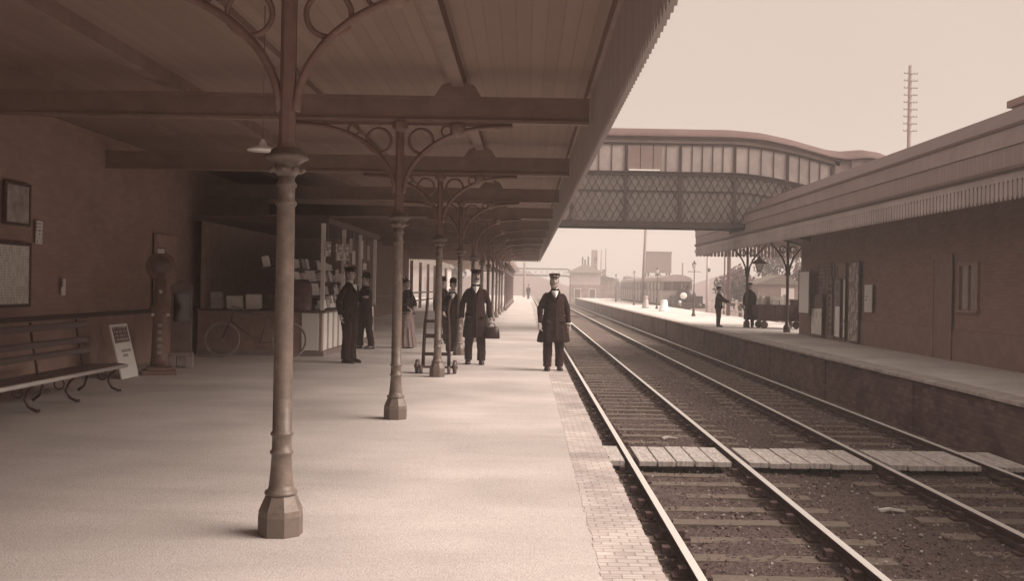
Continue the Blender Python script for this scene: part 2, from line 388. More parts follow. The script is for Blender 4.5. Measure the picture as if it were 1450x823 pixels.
# boarded crossing
BOARD=M('crossing_timber',.60,.88,.42,5,.4,30,(6,1,1))
t=empty('board_crossing',(0,15.05,0),0,'pale timber board crossing laid between and beside the rails','crossing')
def cboards(x0,x1,n,ry=0):
    wd=(x1-x0)/n
    for k in range(n):
        m=MB(); j=random.uniform(-.03,.03); m.box(x0+k*wd+.012,x0+(k+1)*wd-.012,-.66+j,.66+j,RZ-.085,RZ-.012+random.uniform(-.006,.004))
        m.build('board',BOARD,t,bevel=.006)
cboards(.80,1.38,2); cboards(1.56,2.84,5); cboards(3.06,4.74,6); cboards(4.96,6.24,5); cboards(6.45,6.90,2)
t2=empty('board_crossing',(0,88,0),0,'dark timber foot crossing far down the line','crossing')
m=MB()
for a,b in ((.9,1.38),(1.54,2.86),(3.05,4.76),(4.95,6.25)): m.box(a,b,-.7,.7,RZ-.08,RZ-.01)
m.build('boards',M('dark_boards',.10,.9,.3,3),t2)

# ------------------------------------------------------------------ left canopy
CX=-1.44; CY=[6.3+5.5*k for k in range(-3,11)]
RED[0]=.74; CEIL=planks('canopy_boarding',.335,.14,'X',.8,.86,.10)
CANPAINT=M('canopy_paint',.30,.6,.2,3,.1,20,spec=.3)
RED[0]=None
can=empty('platform_canopy',(0,0,0),0,'long dark boarded canopy overhanging the near platform','canopy')
m=MB(); m.box(-6.95,.70,-14,62,3.85,4.0); m.build('ceiling',CEIL,can)
m=MB(); m.box(.70,.74,-14,62,3.05,4.1)
y=-14
while y<62:
    m.add([(.70,y+.005,3.05),(.70,y+.135,3.05),(.70,y+.12,2.98),(.70,y+.07,2.945),(.70,y+.02,2.98),(.74,y+.005,3.05),(.74,y+.135,3.05),(.74,y+.12,2.98),(.74,y+.07,2.945),(.74,y+.02,2.98)],
          [(0,1,2,3,4),(9,8,7,6,5),(1,6,7,2),(2,7,8,3),(3,8,9,4),(4,9,5,0)]); y+=.14
m.build('valance',planks('valance_boards_left',.46,.14,'Y',.7,.6,.1),can)
m=MB(); m.box(.66,.70,-14,62,3.70,3.85); m.box(.74,.80,-14,62,3.98,4.12); m.build('eaves_rail',CANPAINT,can)
m=MB(); m.box(-6.95,.70,61.96,62,3.05,4.0)
x=-6.9
while x<.6:
    m.prism([(x+.005,3.05),(x+.02,2.98),(x+.07,2.945),(x+.12,2.98),(x+.135,3.05)],61.962,61.998); x+=.14
m.build('end_valance',CANPAINT,can)
for Y in CY:
    g_=MB(); g_.box(-6.9,.66,Y-.055,Y+.055,3.31,3.345); g_.box(-6.9,.66,Y-.02,Y+.02,3.345,3.565); g_.box(-6.9,.66,Y-.055,Y+.055,3.565,3.60)
    o=g_.build('girder',CANPAINT,can)
    g_=MB(); g_.prism([(-1.06,3.595),(-.54,3.595),(-.62,3.72),(-.70,3.75),(-.9,3.75),(-.98,3.72)],Y-.07,Y+.07);
    g_.build('girder_boss',CANPAINT,o)
    g_=MB(); g_.lathe([(.02,0),(.05,.02),(.085,.06),(.085,.14),(.07,.165)],12,(-.80,Y,3.145)); g_.build('girder_boss',CANPAINT,o)
for x in (-.80,-4.1):
    m=MB(); m.box(x-.07,x+.07,-14,61.9,3.70,3.85); m.build('purlin',CANPAINT,can)
for x in (-2.6,-5.6):
    m=MB(); m.box(x-.04,x+.04,-14,61.9,3.78,3.85); m.build('rafter',CANPAINT,can)

def make_column(label):
    t=empty('canopy_column',(0,0,0),0,label,'column','cast-iron columns of the near canopy')
    m=MB(); k=1/math.cos(math.pi/8)
    m.mi=1; m.lathe([(.122*k,.0),(.122*k,.115)],8,sm=False,rot=math.pi/8)
    m.mi=0; m.lathe([(.1215*k,.115),(.1195*k,.15),(.085*k,.235)],8,sm=False,rot=math.pi/8)
    m.build('base',[IRON_LT,IRON_BAND],t)
    m=MB(); pr=[(.07,.232),(.094,.24),(.098,.25),(.094,.262),(.078,.268),(.072,.30),(.063,.40),(.0595,.475),(.068,.482),(.070,.49),(.068,.498),(.0585,.505),(.058,.585),(.066,.592),(.068,.60),(.066,.608),(.057,.615),
       (.0565,.9),(.052,1.95),(.062,1.96),(.064,1.97),(.062,1.98),(.051,1.99),(.0505,2.06),(.060,2.07),(.062,2.08),(.060,2.09),(.050,2.10),(.050,2.15)]
    m.lathe(pr,20); m.build('shaft',IRON_LT,t)
    m=MB(); m.lathe([(.052,2.13),(.07,2.15),(.085,2.155),(.085,2.18),(.07,2.19),(.075,2.205),(.105,2.225),(.128,2.235),(.128,2.255),(.10,2.265),(.09,2.29),(.068,2.30)],20)
    for q in range(8):
        a=q*math.pi/4; m.ell((.092*math.cos(a),.092*math.sin(a),2.167),(.022,.022,.016),8)
    m.build('capital',IRON_LT,t)
    m=MB(); m.lathe([(.062,2.30),(.052,2.33),(.048,2.7),(.048,3.20),(.09,3.24),(.10,3.307)],8,sm=False,rot=math.pi/8); m.build('upper_post',IRON_SH,t)
    for s in (-1,1):
        m=MB(); arc=[]
        for i in range(15):
            a=math.pi/2*i/14; arc.append((s*(.05+1.02*(1-math.cos(a))),0,2.52+.75*math.sin(a)))
        arc.append((s*1.25,0,3.29))
        m.tube(arc,[(.026,.042)]*len(arc),8)
        m.ring((s*.235,0,3.10),.135,.018,24,8); m.ring((s*.52,0,3.215),.06,.013,18,6)
        m.box(min(s*.04,s*1.25),max(s*.04,s*1.25),-.02,.02,3.275,3.309)
        m.build('bracket',IRON_SH,t)
    return t
ordn=['first','second','third','fourth','fifth','sixth','seventh','eighth','ninth','tenth','eleventh']
notes={0:'cast-iron canopy column nearest the camera with octagonal base in full view',1:'second canopy column from the camera standing alone on the pale platform',2:'third canopy column just in front of the upright luggage barrow',3:'fourth canopy column between the boy in a bowler hat and the capped guard'}
proto=None; q=0
for Y in CY:
    if Y<0: lab=None
    if Y<4: continue
    lab=notes.get(q,f'{ordn[q]} canopy column counted from the camera in the dark row behind the guard')
    if proto is None: proto=make_column(lab); o=proto
    else: o=copy_tree(proto); o['label']=lab
    o.location=(CX,Y,0); q+=1
# low verandah beyond the canopy
ver=empty('verandah',(0,62,0),0,'low dark verandah roof running on beyond the big canopy','verandah')
m=MB(); m.box(-5.5,-1.05,.3,40,3.0,3.12); m.build('roof',CANPAINT,ver)
m=MB(); m.box(-1.05,-1.0,.3,40,2.86,3.2); m.box(-5.5,-1.0,40,40.05,2.86,3.2); m.build('valance',CANPAINT,ver)
vp=MB(); vp.lathe([(.12,0),(.12,.2),(.07,.26),(.055,.5),(.05,2.3),(.09,2.35),(.05,2.4),(.05,3.0)],8)
for s in (-1,1): vp.tube([(s*.04,0,2.4),(s*.1,0,2.7),(s*.3,0,2.9),(s*.6,0,2.99)],.025,6); vp.ring((s*.15,0,2.87),.08,.015,14,6)
me=None
for k in range(8):
    Y=64.5+k*5.05
    o=vp.build('verandah_column',IRON) if me is None else bpy.data.objects.new('verandah_column',me)
    if me is None: me=o.data
    else: COL.objects.link(o)
    o.location=(-1.32,Y,0); tag(o,'thin dark verandah column in the far row beyond the big canopy','column','far verandah columns')

# left station building, solid to Y=62
RED[0]=.73; LB=brick('station_brick',.45,.42,.235,.08,var=.06,bump=.3,nv=.08)
DADO=M('dado_paint',.44,.6,.2,3); RED[0]=None
sb=empty('station_building',(-7,0,0),0,'dark brick station building behind the bench and the bookstall','building')
m=MB(); m.box(-4,.10,-14,29.2,.0,3.84); m.build('wall',LB,sb)
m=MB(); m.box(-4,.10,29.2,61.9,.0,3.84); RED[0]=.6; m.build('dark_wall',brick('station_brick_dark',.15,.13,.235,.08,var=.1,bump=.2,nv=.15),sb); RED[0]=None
m=MB(); m.box(.10,.14,-14,29.2,0,.9); m.build('dado',M('dado_paint',.15,.6,.2,3),sb)
m=MB(); m.box(.10,.17,-14,61.9,.9,.96); m.build('dado_rail',WOOD,sb)
RED[0]=.7; DOOR=M('door_paint',.46,.5,.2,3,spec=.4); FRAME=M('frame_paint',.5,.55,.15,4); RED[0]=None
for yc in (20.0,):
    m=MB(); m.box(.14,.19,yc-.55,yc+.55,0,2.35); o=m.build('door_frame',FRAME,sb)
    m=MB(); m.box(.15,.205,yc-.46,yc+.46,0.01,2.2); 
    d_=m.build('door',DOOR,o)
for yc in (8,11):
    m=MB()
    y0,y1=yc-.55,yc+.55
    m.box(.11,.2,y0-.08,y0,1.0,2.6); m.box(.11,.2,y1,y1+.08,1.0,2.6); m.box(.11,.2,y0,y1,2.52,2.6); m.box(.11,.24,y0-.1,y1+.1,.965,1.02); m.box(.12,.17,yc-.02,yc+.02,1.02,2.52); m.box(.12,.17,y0,y1,1.75,1.79)
    o=m.build('window',FRAME,sb); m=MB(); m.box(.105,.125,y0,y1,1.02,2.52); m.build('pane',glass('dark_window',.03),o)

# ------------------------------------------------------------------ wall bills
def poster(name,x,y0,y1,z0,z1,pm,label,fx=1,fw=.04,cat='poster',group=None,frame=True,dep=.03):
    """framed bill on a wall whose face is at x and looks towards fx"""
    t=empty(name,(x,(y0+y1)/2,z0),0,label,cat,group); h=(y1-y0)/2; H=z1-z0
    a,b=(0,dep) if fx>0 else (-dep,0)
    if frame:
        m=MB(); m.box(a,b,-h,-h+fw,0,H); m.box(a,b,h-fw,h,0,H); m.box(a,b,-h+fw,h-fw,0,fw); m.box(a,b,-h+fw,h-fw,H-fw,H)
        m.build('frame',WOOD,t)
    else: fw=0
    m=MB(); m.box(a*.5,b*.6,-h+fw,h-fw,fw,H-fw); m.build('bill',pm,t)
    return t
poster('framed_poster',-6.86,13.0,14.6,1.1,1.98,printed('bill_a',.9,.62,.05,.035,cover=.5),'large framed bill on the dark wall above the bench',fw=.045)
poster('framed_poster',-6.86,13.85,14.56,2.2,2.78,M('bill_b',.5,.6,.45,5),'small framed picture high on the wall over the large bill')
poster('enamel_plate',-6.86,14.76,14.94,1.98,2.3,printed('bill_c',.95,.5,.04,.05,seed=4),'narrow enamel plate beside the framed picture on the wall',frame=False,cat='plate')
poster('enamel_plate',-6.86,15.6,15.72,1.25,1.5,printed('bill_d',0.95,.4,.1,.3,seed=5),'tiny pale plate on the wall beyond the end of the bench',frame=False,cat='plate')

# ------------------------------------------------------------------ bench
b_=empty('platform_bench',(-5.65,12.6,0),0,'long dark slatted bench with iron legs along the left wall','bench')
m=MB(); y0,y1=-2.1,1.75
for k,(x,z,a) in enumerate([(-.22,.335,.10),(-.12,.345,.0),(-.02,.352,-.06),(.08,.356,-.05),(.18,.352,.1)]):
    m.cbox((x,(y0+y1)/2,z),(.088,y1-y0,.028),Matrix.Rotation(a,4,'Y'))
m.build('seat',M('bench_wood',.12,.33,.2,3,.1,30,(6,1,6),spec=.6),b_,bevel=.006)
m=MB(); m.tube([(.245,y0,.335),(.245,y1,.335)],[(.028,.026)]*2,12); m.build('front_edge_glint',M('front_edge_glint',.62,.3,.1,3,spec=.6),b_)  # front roll coloured pale to stand in for the gloss highlight along it
m=MB()
for x,z in ((-.31,.89),(-.27,.69),(-.25,.55)):
    m.cbox((x,(y0+y1)/2,z),(.025,y1-y0-.1,.085),Matrix.Rotation(-.15,4,'Y')); m.tube([(x+.02,y0+.05,z+.035),(x+.02,y1-.05,z+.035)],.012,8)
m.build('backrest',M('bench_wood_back',.11,.35,.2,3,.1,30,(6,1,6),spec=.6),b_,bevel=.005)
for yk in (-1.75,-.85,.2,1.5):
    m=MB()
    m.tube([(.22,yk,.32),(.14,yk,.24),(.10,yk,.15),(.15,yk,.06),(.24,yk,.02),(.27,yk,.03)],[.016,.018,.018,.018,.018,.02],8)
    m.tube([(-.22,yk,.32),(-.18,yk,.2),(-.22,yk,.08),(-.3,yk,.02)],.018,8); m.bar((-.24,yk,.315),(.24,yk,.315),.03,.02)
    m.tube([(-.24,yk,.31),(-.27,yk,.5),(-.31,yk,.7),(-.345,yk,.96)],.015,8)
    m.ring((.02,yk,.22),.06,.01,16,6)
    m.build('leg',IRON,b_)

# enamel lamp shade under the canopy
p=at(372,212,9.0); hl_=empty('hanging_lamp',p,0,'flat pale enamel lamp shade hung under the dark canopy beside the nearest column','lamp')
m=MB(); m.lathe([(.13,-.010),(.132,0),(.09,.02),(.04,.035),(.025,.07),(.015,.09)],24); m.build('shade',M('white_enamel',.9,.3,.04,5,spec=.5),hl_)
m=MB(); m.tube([(0,0,.1),(0,0,3.86-p.z)],.004,6); m.build('hanger',IRON_SH,hl_)
# leaning notice board
nb=empty('notice_board',(-6.05,16.25,0),0,'pale narrow notice board leaning against the wall past the bench','notice board')
Mx=Matrix.Rotation(R(-14),4,'Y')
m=MB(); m.box(-.02,0,-.34,.34,0,.84,Mx); m.build('board',M('notice_white',.86,.7,.05,6),nb)
m=MB(); m.box(0.0,.003,-.29,.29,.55,.80,Mx); m.build('heading_panel',printed('notice_head',.2,.5,.05,.06,seed=9,cover=.5),nb)
m=MB()
for (ya,yb,z) in ((-.12,.24,.40),(-.10,.08,.33),(-.22,.25,.58)):
    yy=ya
    while yy<yb:
        l=random.uniform(.025,.06); m.box(.003,.006,yy,min(yy+l,yb),z,z+.04,Mx); yy+=l+.018
m.build('faded_lines',M('faded_ink',.42,.8,.2,8),nb)

# weighing machine
wm=empty('weighing_machine',(-5.86,16.95,0),R(20),'dark slim iron weighing machine standing by the wall','weighing machine')
m=MB(); m.box(-.26,.26,-.33,.2,.0,.07); m.box(-.2,.2,-.3,.15,.07,.12); m.build('footplate',IRON_SH,wm,bevel=.012)
m=MB(); m.loft([(0,.05,.12,.15,.13),(0,.05,.25,.125,.11),(0,.05,.9,.105,.09),(0,.05,.98,.16,.12),(0,.05,1.05,.16,.12),(0,.05,1.12,.10,.09),(0,.05,1.62,.09,.08)],16); m.build('pedestal',IRON_SH,wm)
m=MB(); m.lathe([(.20,-.06),(.23,-.04),(.23,.04),(.20,.06)],24,(0,.05,1.72),M=Matrix.Rotation(R(90),4,'X')); m.box(-.06,.06,-.01,.11,1.9,2.02); o=m.build('dial_case',IRON_SH,wm)
m=MB(); m.lathe([(.16,0),(.16,.006)],24,(0,-.012,1.72),M=Matrix.Rotation(R(90),4,'X')); m.build('dial',M('dial_enamel',.22,.4,.2,8),o)
m=MB(); m.box(-.055,.05,-.03,-.012,1.93,2.0); m.build('name_plate',WHITE,o)
for x,z,r in ((-.115,.95,.028),(.115,.95,.028),(0,1.32,.03)):
    m=MB(); m.ell((x,-.06,z),(r,.02,r),10); m.build('knob',WHITE,wm)
m=MB()
for k in range(5): m.cbox((0,-.062,.34+k*.11),(.07,.02,.05),Matrix.Rotation(random.uniform(-.2,.2),4,'Y'))
m.build('raised_ornament',M('worn_iron',.4,.5,.3,9),wm)
# slot machine on a squat stand
sm_=empty('slot_machine',(-5.95,18.3,0),R(14),'dark cabinet slot machine on a squat two-footed stand','slot machine')
m=MB(); m.box(-.2,-.08,-.14,.14,0,.2); m.box(.08,.2,-.14,.14,0,.2); m.box(-.2,.2,-.14,.14,.2,.26); m.build('stand',M('worn_stand',.36,.6,.3,6),sm_,bevel=.01)
m=MB(); m.box(-.17,.17,-.11,.12,.26,1.35); m.prism([(-.2,1.35),(.2,1.35),(.16,1.43),(0,1.5),(-.16,1.43)],-.13,.14); m.build('cabinet',M('cabinet_wood',.2,.45,.3,5),sm_,bevel=.008)
m=MB(); m.box(-.13,.13,-.118,-.111,.8,1.28); m.build('glass_front',glass('dark_glass2',.04),sm_)

# ------------------------------------------------------------------ bicycle
bk=empty('bicycle',at(361,512,20.9)-Vector((0,0,at(361,512,20.9).z)),R(2),'dark bicycle with large thin wheels leaning before the bookstall end','bicycle')
lean=Matrix.Rotation(R(-6),4,'X')
RB=.355; WB=.66
def bikewheel(x):
    m=MB(); m.ring((x,0,RB),RB-.02,.019,40,8); o=m.build('wheel',M('tyre_rubber',.40,.8,.2,8),bk); 
    m=MB(); m.ring((x,0,RB),RB-.045,.010,40,6); m.build('rim',M('nickel',.34,.3,.1,8,spec=.6),o)
    m=MB()
    for k in range(28):
        a=k*2*math.pi/28; m.tube([(x,(.03 if k%2 else -.03),RB),(x+(RB-.05)*math.cos(a),0,RB+(RB-.05)*math.sin(a))],.0018,4)
    m.tube([(x,-.05,RB),(x,.05,RB)],.018,8); m.build('spokes',M('nickel',.34),o)
    return o
for x in (-WB,WB): bikewheel(x)
FR=M('cycle_enamel',.17,.35,.2,9,spec=.6)
m=MB(); hb=(-.46,0,.92); hl=(-.50,0,.72); bb=(.08,0,.30); st=(.24,0,.84); ra=(WB,0,RB)
for a,b in ((hb,hl),(hb,(.235,0,.83)),(hl,bb),(bb,(.26,0,.92))): m.tube([a,b],.015,8)
for s in (-.05,.05): m.tube([bb,(WB,s,RB)],.009,6); m.tube([(.235,0,.83),(WB,s,RB)],.009,6); m.tube([hl,(-.53,s*.8,.68),(-WB,s,RB)],.011,6)
m.ring(bb,.09,.008,20,6); m.build('frame',FR,bk)
m=MB(); m.tube([hb,(-.45,0,1.0)],.012,8); m.tube([(-.28,-.26,.97),(-.40,-.24,1.0),(-.47,-.1,1.02),(-.47,.1,1.02),(-.40,.24,1.0),(-.28,.26,.97)],.011,8); m.build('handlebar',M('nickel',.34),bk)
m=MB(); m.loft([(.27,0,.94,.13,.07),(.27,0,.97,.14,.085),(.30,0,.99,.10,.07)],14); m.tube([(.14,0,.965),(.05,0,.955)],[.035,.018],8); m.build('saddle',SHOE,bk)
m=MB(); m.tube([(.08,-.07,.30),(.20,-.07,.18)],.009,6); m.box(.15,.25,-.17,-.08,.165,.19); m.tube([(.08,.07,.30),(-.04,.07,.42)],.009,6); m.box(-.09,.01,.08,.17,.405,.43); m.build('pedals',FR,bk)
for o in bk.children: o.matrix_basis=lean@o.matrix_basis

def RM(n,v):
    RED[0]=.7; k=M(n,v,.8,.2,5); RED[0]=None; return k
# ------------------------------------------------------------------ bookstall
SX=-4.15; SY0,SY1=21.6,29.0
st=empty('bookstall',(SX,SY0,0),0,'bookstall with pale striped counter front and crowded shelves','bookstall')
LEN=SY1-SY0
m=MB(); m.box(-2.55,-.02,0,LEN,0.03,.90); m.build('counter',RM('stall_dark',.36),st)
m=MB(); m.box(-2.6,.06,-.04,LEN+.04,.90,.94); m.build('counter_top',WOOD,st)
m=MB(); m.box(-2.56,.03,-.03,LEN+.03,0,.10); m.build('plinth',M('stall_plinth',.3,.7,.2,5),st)
m=MB(); k=0
while k*.60+.05<LEN-.4: m.box(-.018,.012,k*.60+.05,k*.60+.43,.12,.88); k+=1
m.box(-.42,-.08,-.025,-.001,.12,.88); m.build('counter_panels',M('stall_white',.93,.6,.06,5),st)
m=MB(); m.box(-2.5,-.7,LEN-.1,LEN,.94,2.75); m.box(-2.5,-2.42,.0,LEN-.1,.94,2.75); m.build('back_boards',RM('stall_back',.36),st)
m=MB(); m.box(-2.6,.10,-.08,LEN+.08,2.72,2.84); m.build('roof',WOOD,st)
for yy in (.0,2.4,4.8,LEN-.07):
    m=MB(); m.box(-.06,.02,yy,yy+.07,.94,2.72); m.build('post',M('stall_post',.9 if yy<.1 else .2,.6,.1,4),st)
for kz,(xd,z) in enumerate(((-.5,1.2),(-.8,1.5),(-1.1,1.8))):
    m=MB(); m.box(xd-.3,xd,.1,LEN-.12,z-.03,z); o=m.build('shelf',WOOD,st)
# journals on counter and shelves (a thing each)
pm=[M('journal_pale',.9,.8,.12,12),M('journal_mid',.5,.8,.3,14),M('journal_dark',.12,.8,.3,14),printed('journal_print',.7,.15,.06,.03,ax=('X','Z'),seed=2,cover=.5)]
for (z,xd) in ((.945,-.12),(1.203,-.6),(1.503,-.9),(1.803,-1.2)):
    yy=SY0+.2
    while yy<SY1-.45:
        wd=random.uniform(.16,.34); h=random.uniform(.16,.27) if z>1 else random.uniform(.05,.34)
        m=MB(); m.box(-.08,.04,0,wd,0,h,Matrix.Rotation(R(-12),4,'Y'))
        o=m.build('journal',random.choice(pm+[pm[0],pm[0]]),loc=(SX+xd,yy,z+.02)); o.rotation_euler=(0,0,R(random.uniform(-30,5)))
        tag(o,'small journal among the rows stacked on the bookstall counter and shelves','journal','journals stacked on the bookstall'); yy+=wd+random.uniform(.04,.22)
xx=SX-2.3
while xx<SX-.75:
    wd=random.uniform(.18,.36); h=random.uniform(.14,.34); m=MB(); m.box(0,wd,-.05,.05,0,h,Matrix.Rotation(R(8),4,'X'))
    o=m.build('journal',random.choice(pm),loc=(xx,SY0+.12,.95)); o.rotation_euler=(0,0,R(random.uniform(-8,8)))
    tag(o,'small journal among the rows stacked on the bookstall counter and shelves','journal','journals stacked on the bookstall'); xx+=wd+random.uniform(.03,.14)
# hanging bills
bills=[(464.4,341.4,7.4,21.5,3,'grey printed paper hung nearest the white bookstall post'),(480.5,345.4,8.7,23.5,3,'wide grey paper hung in the middle of the bookstall front'),(489.5,346,8,24,3,'pale curled paper overlapping the wide grey paper on the bookstall'),(501,355.5,3.4,19.5,0,'slim white bill hung right of the curled paper on the bookstall'),(512.5,341,2.4,25.5,0,'tallest narrow white bill on the bookstall front'),(522,348,2.6,21,1,'dim narrow bill hung farthest right on the bookstall'),(489.7,374,6,16,3,'low pale card hung under the curled paper on the bookstall'),(477.3,382,3.2,16,1,'small dim card hung low beside the capped man head'),(516.5,373,4.4,9,0,'tiny white ticket hung low at the right of the bookstall'),(487.5,334.5,3.2,12,1,'short dim strip hung highest under the bookstall roof'),(497,338,3,20,1,'dim strip hung high between the curled paper and the tallest bill')]
for i,(px,py,wp,hp,mi,lab) in enumerate(bills):
    Y=abs((SX+.08)*F/(px-VX-1)); p=at(px,py,Y); wd=max(.08,1.3*wp*Y/F); hh=hp*Y/F
    m=MB(); m.box(-wd/2,wd/2,-.006,.006,-hh,0); m.tube([(0,0,0),(0,0,max(.02,2.7-p.z))],.004,4)
    o=m.build('hanging_bill',pm[mi],loc=(p.x,Y,p.z)); o.rotation_euler=(0,0,R(40)); tag(o,lab,'paper','bills hanging at the bookstall front')
# dark bundle by the stall end
m=MB(); m.loft([(0,0,0,.22,.16),(0,0,.1,.25,.18),(0,0,.5,.24,.17),(0,0,.62,.16,.12)],16)
tag(m.build('sack',M('sack_cloth',.15,.95,.3,8,.4,30),loc=(-4.55,21.25,.945)),'dark rounded sack standing on the near end of the bookstall counter','sack')

# ------------------------------------------------------------------ upright luggage barrow
lb=empty('luggage_barrow',(at(617,533,17.95).x,17.95,0),R(-3),'luggage barrow stood upright on its wheels behind the third column','barrow')
BW=M('barrow_wood',.05,.6,.3,5,.2,30)
m=MB()
for s in (-1,1):
    m.tube([(s*.22,.0,.10),(s*.215,.02,.45),(s*.20,.03,.85),(s*.18,.06,1.05),(s*.19,.16,1.2),(s*.2,.26,1.27)],[.030,.030,.028,.026,.024,.022],8)
m.build('side_rail',BW,lb)
for z,h in ((.30,.055),(.60,.07),(.86,.05)):
    m=MB(); m.box(-.21,.21,-.005,.045,z,z+h); m.build('crossbar',BW,lb)
m=MB(); m.box(-.24,.24,-.16,.02,.10,.13); m.build('toe_plate',IRON,lb)
m=MB(); m.tube([(-.36,.02,.11),(.36,.02,.11)],.018,8); m.build('axle',IRON,lb)
for x,r,dx in ((-.32,.115,.05),(.32,.115,.05)):
    m=MB(); m.lathe([(r*.5,-dx/2),(r,-dx/2),(r,dx/2),(r*.5,dx/2)],20,(x,.02,.115),M=Matrix.Rotation(R(90),4,'Y')); m.lathe([(.03,-.05),(.04,0),(.03,.05)],10,(x,.02,.115),M=Matrix.Rotation(R(90),4,'Y')); m.build('wheel',IRON,lb)
for x in (-.235,.235):
    m=MB(); m.lathe([(.045,-.02),(.07,-.02),(.07,.02),(.045,.02)],16,(x,-.12,.07),M=Matrix.Rotation(R(90),4,'Y')); m.build('castor',IRON,lb)
#MORE

# ------------------------------------------------------------------ people (local frame: feet at origin, facing -Y, 1.75 m)
def hand(m, wr, d, nrm, s, fist=.5):
    """palm, four fingers and a thumb; d runs along the hand, nrm is the side the fingers curl to"""
    wr=Vector(wr); d=Vector(d).normalized(); nrm=(Vector(nrm)-d*Vector(nrm).dot(d)).normalized(); sd=d.cross(nrm)
    P=lambda a,b,c: wr+d*a+sd*b+nrm*c
    m.tube([P(-.03,0,0),P(.02,0,0),P(.06,0,.003),P(.095,0,.005)],[(.024,.021),(.034,.017),(.042,.016),(.038,.014)],10)
    for k,l in enumerate((.068,.078,.072,.056)):
        b=-.031+k*.0205; c=[0,.55*fist,1.35*fist,2.1*fist]; p=P(.088,b,.004); pts=[p]; a=0
        for q,seg in enumerate((.42,.32,.26)):
            a=c[q+1]; p=p+(d*math.cos(a)+nrm*math.sin(a))*(l*seg*1.15); pts.append(p)
        m.tube(pts,[.0098,.0095,.0088,.0075],8)
    m.tube([P(.015,-.028*s,.004),P(.045,-.052*s,.014),P(.072,-.055*s,.026),P(.092,-.05*s,.034)],[.014,.012,.0105,.008],8)
def person(loc, rz, label, H=1.75, arms=None, hem=.5, flare=.0, coat=BLACK, trou=BLACK2, hat='cap', beard=None, hair=HAIRD, shirt=True, skirt=None, stance=.10, stride=0, vox=.010, girth=1.0, tie=True, turn=0, fist=.5, group=None, badge=False):
    t=empty('person',loc,rz,label,'person',group); k=H/1.75
    A={'L':((.225,.02,1.13),(.235,-.04,.87)),'R':((-.225,.02,1.13),(-.235,-.04,.87))}
    if arms: A.update(arms)
    HT=Matrix.Translation((0,0,1.52))@Matrix.Rotation(turn,4,'Z')@Matrix.Translation((0,0,-1.52))
    hp=lambda x,y,z: HT@Vector((x,y,z))
    # body
    m=MB()
    m.ell(hp(0,.005,1.652),(.075,.094,.092),18,HT.to_3x3().to_4x4()); m.ell(hp(0,-.028,1.585),(.058,.062,.075),16,HT.to_3x3().to_4x4())
    m.ell(hp(0,-.045,1.545),(.030,.032,.028),12,HT.to_3x3().to_4x4())
    m.tube([hp(0,-.086,1.665),hp(0,-.100,1.635),hp(0,-.112,1.612),hp(0,-.092,1.602)],[.008,.011,.0145,.012],8)
    m.ell(hp(0,-.088,1.566),(.022,.010,.009),10); m.ell(hp(0,-.082,1.685),(.05,.014,.010),10)
    for s in (-1,1): m.ell(hp(s*.076,.01,1.63),(.010,.022,.034),10,HT.to_3x3().to_4x4()); m.ell(hp(s*.04,-.066,1.605),(.024,.02,.026),10)
    m.tube([(0,.025,1.36),(0,.02,1.46),hp(0,.005,1.56)],[(.06,.055),(.052,.052),(.052,.052)],14)
    m.loft([(0,0,.82,.13,.10),(0,0,.92,.15,.105),(0,0,1.08,.135,.095),(0,0,1.26,.135,.095),(0,.01,1.37,.10,.07),(0,.015,1.44,.06,.05)],18)
    for sd in 'LR':
        s=1 if sd=='L' else -1; e,wv=Vector(A[sd][0]),Vector(A[sd][1]); sh=Vector((s*.122,.012,1.335))
        m.tube([sh,sh.lerp(e,.5),e,e.lerp(wv,.5),wv],[.040,.038,.036,.032,.025],10); m.ell(sh,(.040,.04,.04),10)
        nr=(-s*.6,-.5,0) if abs((wv-e).z)>.12 else (0,.1,-1)
        hand(m,wv,(wv-e).normalized()+Vector((0,-.15,-.2)),nr,s if abs((wv-e).z)>.12 else s,fist)
        fy=stride*s
        m.tube([(s*.085,0,.92),(s*(stance*.55+.03),fy*.5-.01,.5),(s*stance,fy+.01,.1)],[.078,.052,.036],12); m.ell((s*stance,fy-.05,.045),(.038,.11,.035),12)
    o=m.build('body',SKIN,t); remeshed(o,vox*.85,2)
    # trousers / skirt
    m=MB()
    if skirt is None:
        for s in (-1,1):
            fy=stride*s
            m.tube([(s*.08,.005,.95),(s*(stance*.4+.05),fy*.25,.72),(s*(stance*.6+.035),fy*.5-.012,.48),(s*(stance*.9+.01),fy*.85+.004,.24),(s*stance,fy+.006,.075)],[(.105,.115),(.098,.105),(.082,.086),(.076,.08),(.076,.09)],14)
        m.ell((0,.0,.95),(.165,.125,.14),16); o=m.build('trousers',trou,t); remeshed(o,vox,3,.016,loc[0]*3)
    else:
        m.loft([(0,-.02,.03,.25,.26),(0,-.01,.06,.255,.265),(0,0,.3,.215,.22),(0,0,.6,.185,.18),(0,0,.88,.17,.15),(0,0,1.04,.12,.10)],24)
        for q in range(12):
            a=q*math.pi/6+.2; m.tube([(.245*math.cos(a),.255*math.sin(a)-.02,.05),(.16*math.cos(a),.14*math.sin(a),.8)],[.03,.012],8)
        o=m.build('skirt',skirt,t); remeshed(o,vox,3,.02,2)
    # coat
    m=MB(); gx=.10*(girth-1)
    secs=[]
    if hem<.9:
        secs=[(0,.0,hem,.195+flare+gx,.150+flare*.7),(0,.0,hem+.02,.197+flare+gx,.152+flare*.7),(0,0,(hem+.95)/2,.183+flare*.6+gx,.146+flare*.4+gx)]
    else: secs=[(0,0,hem,.175+gx,.135)]
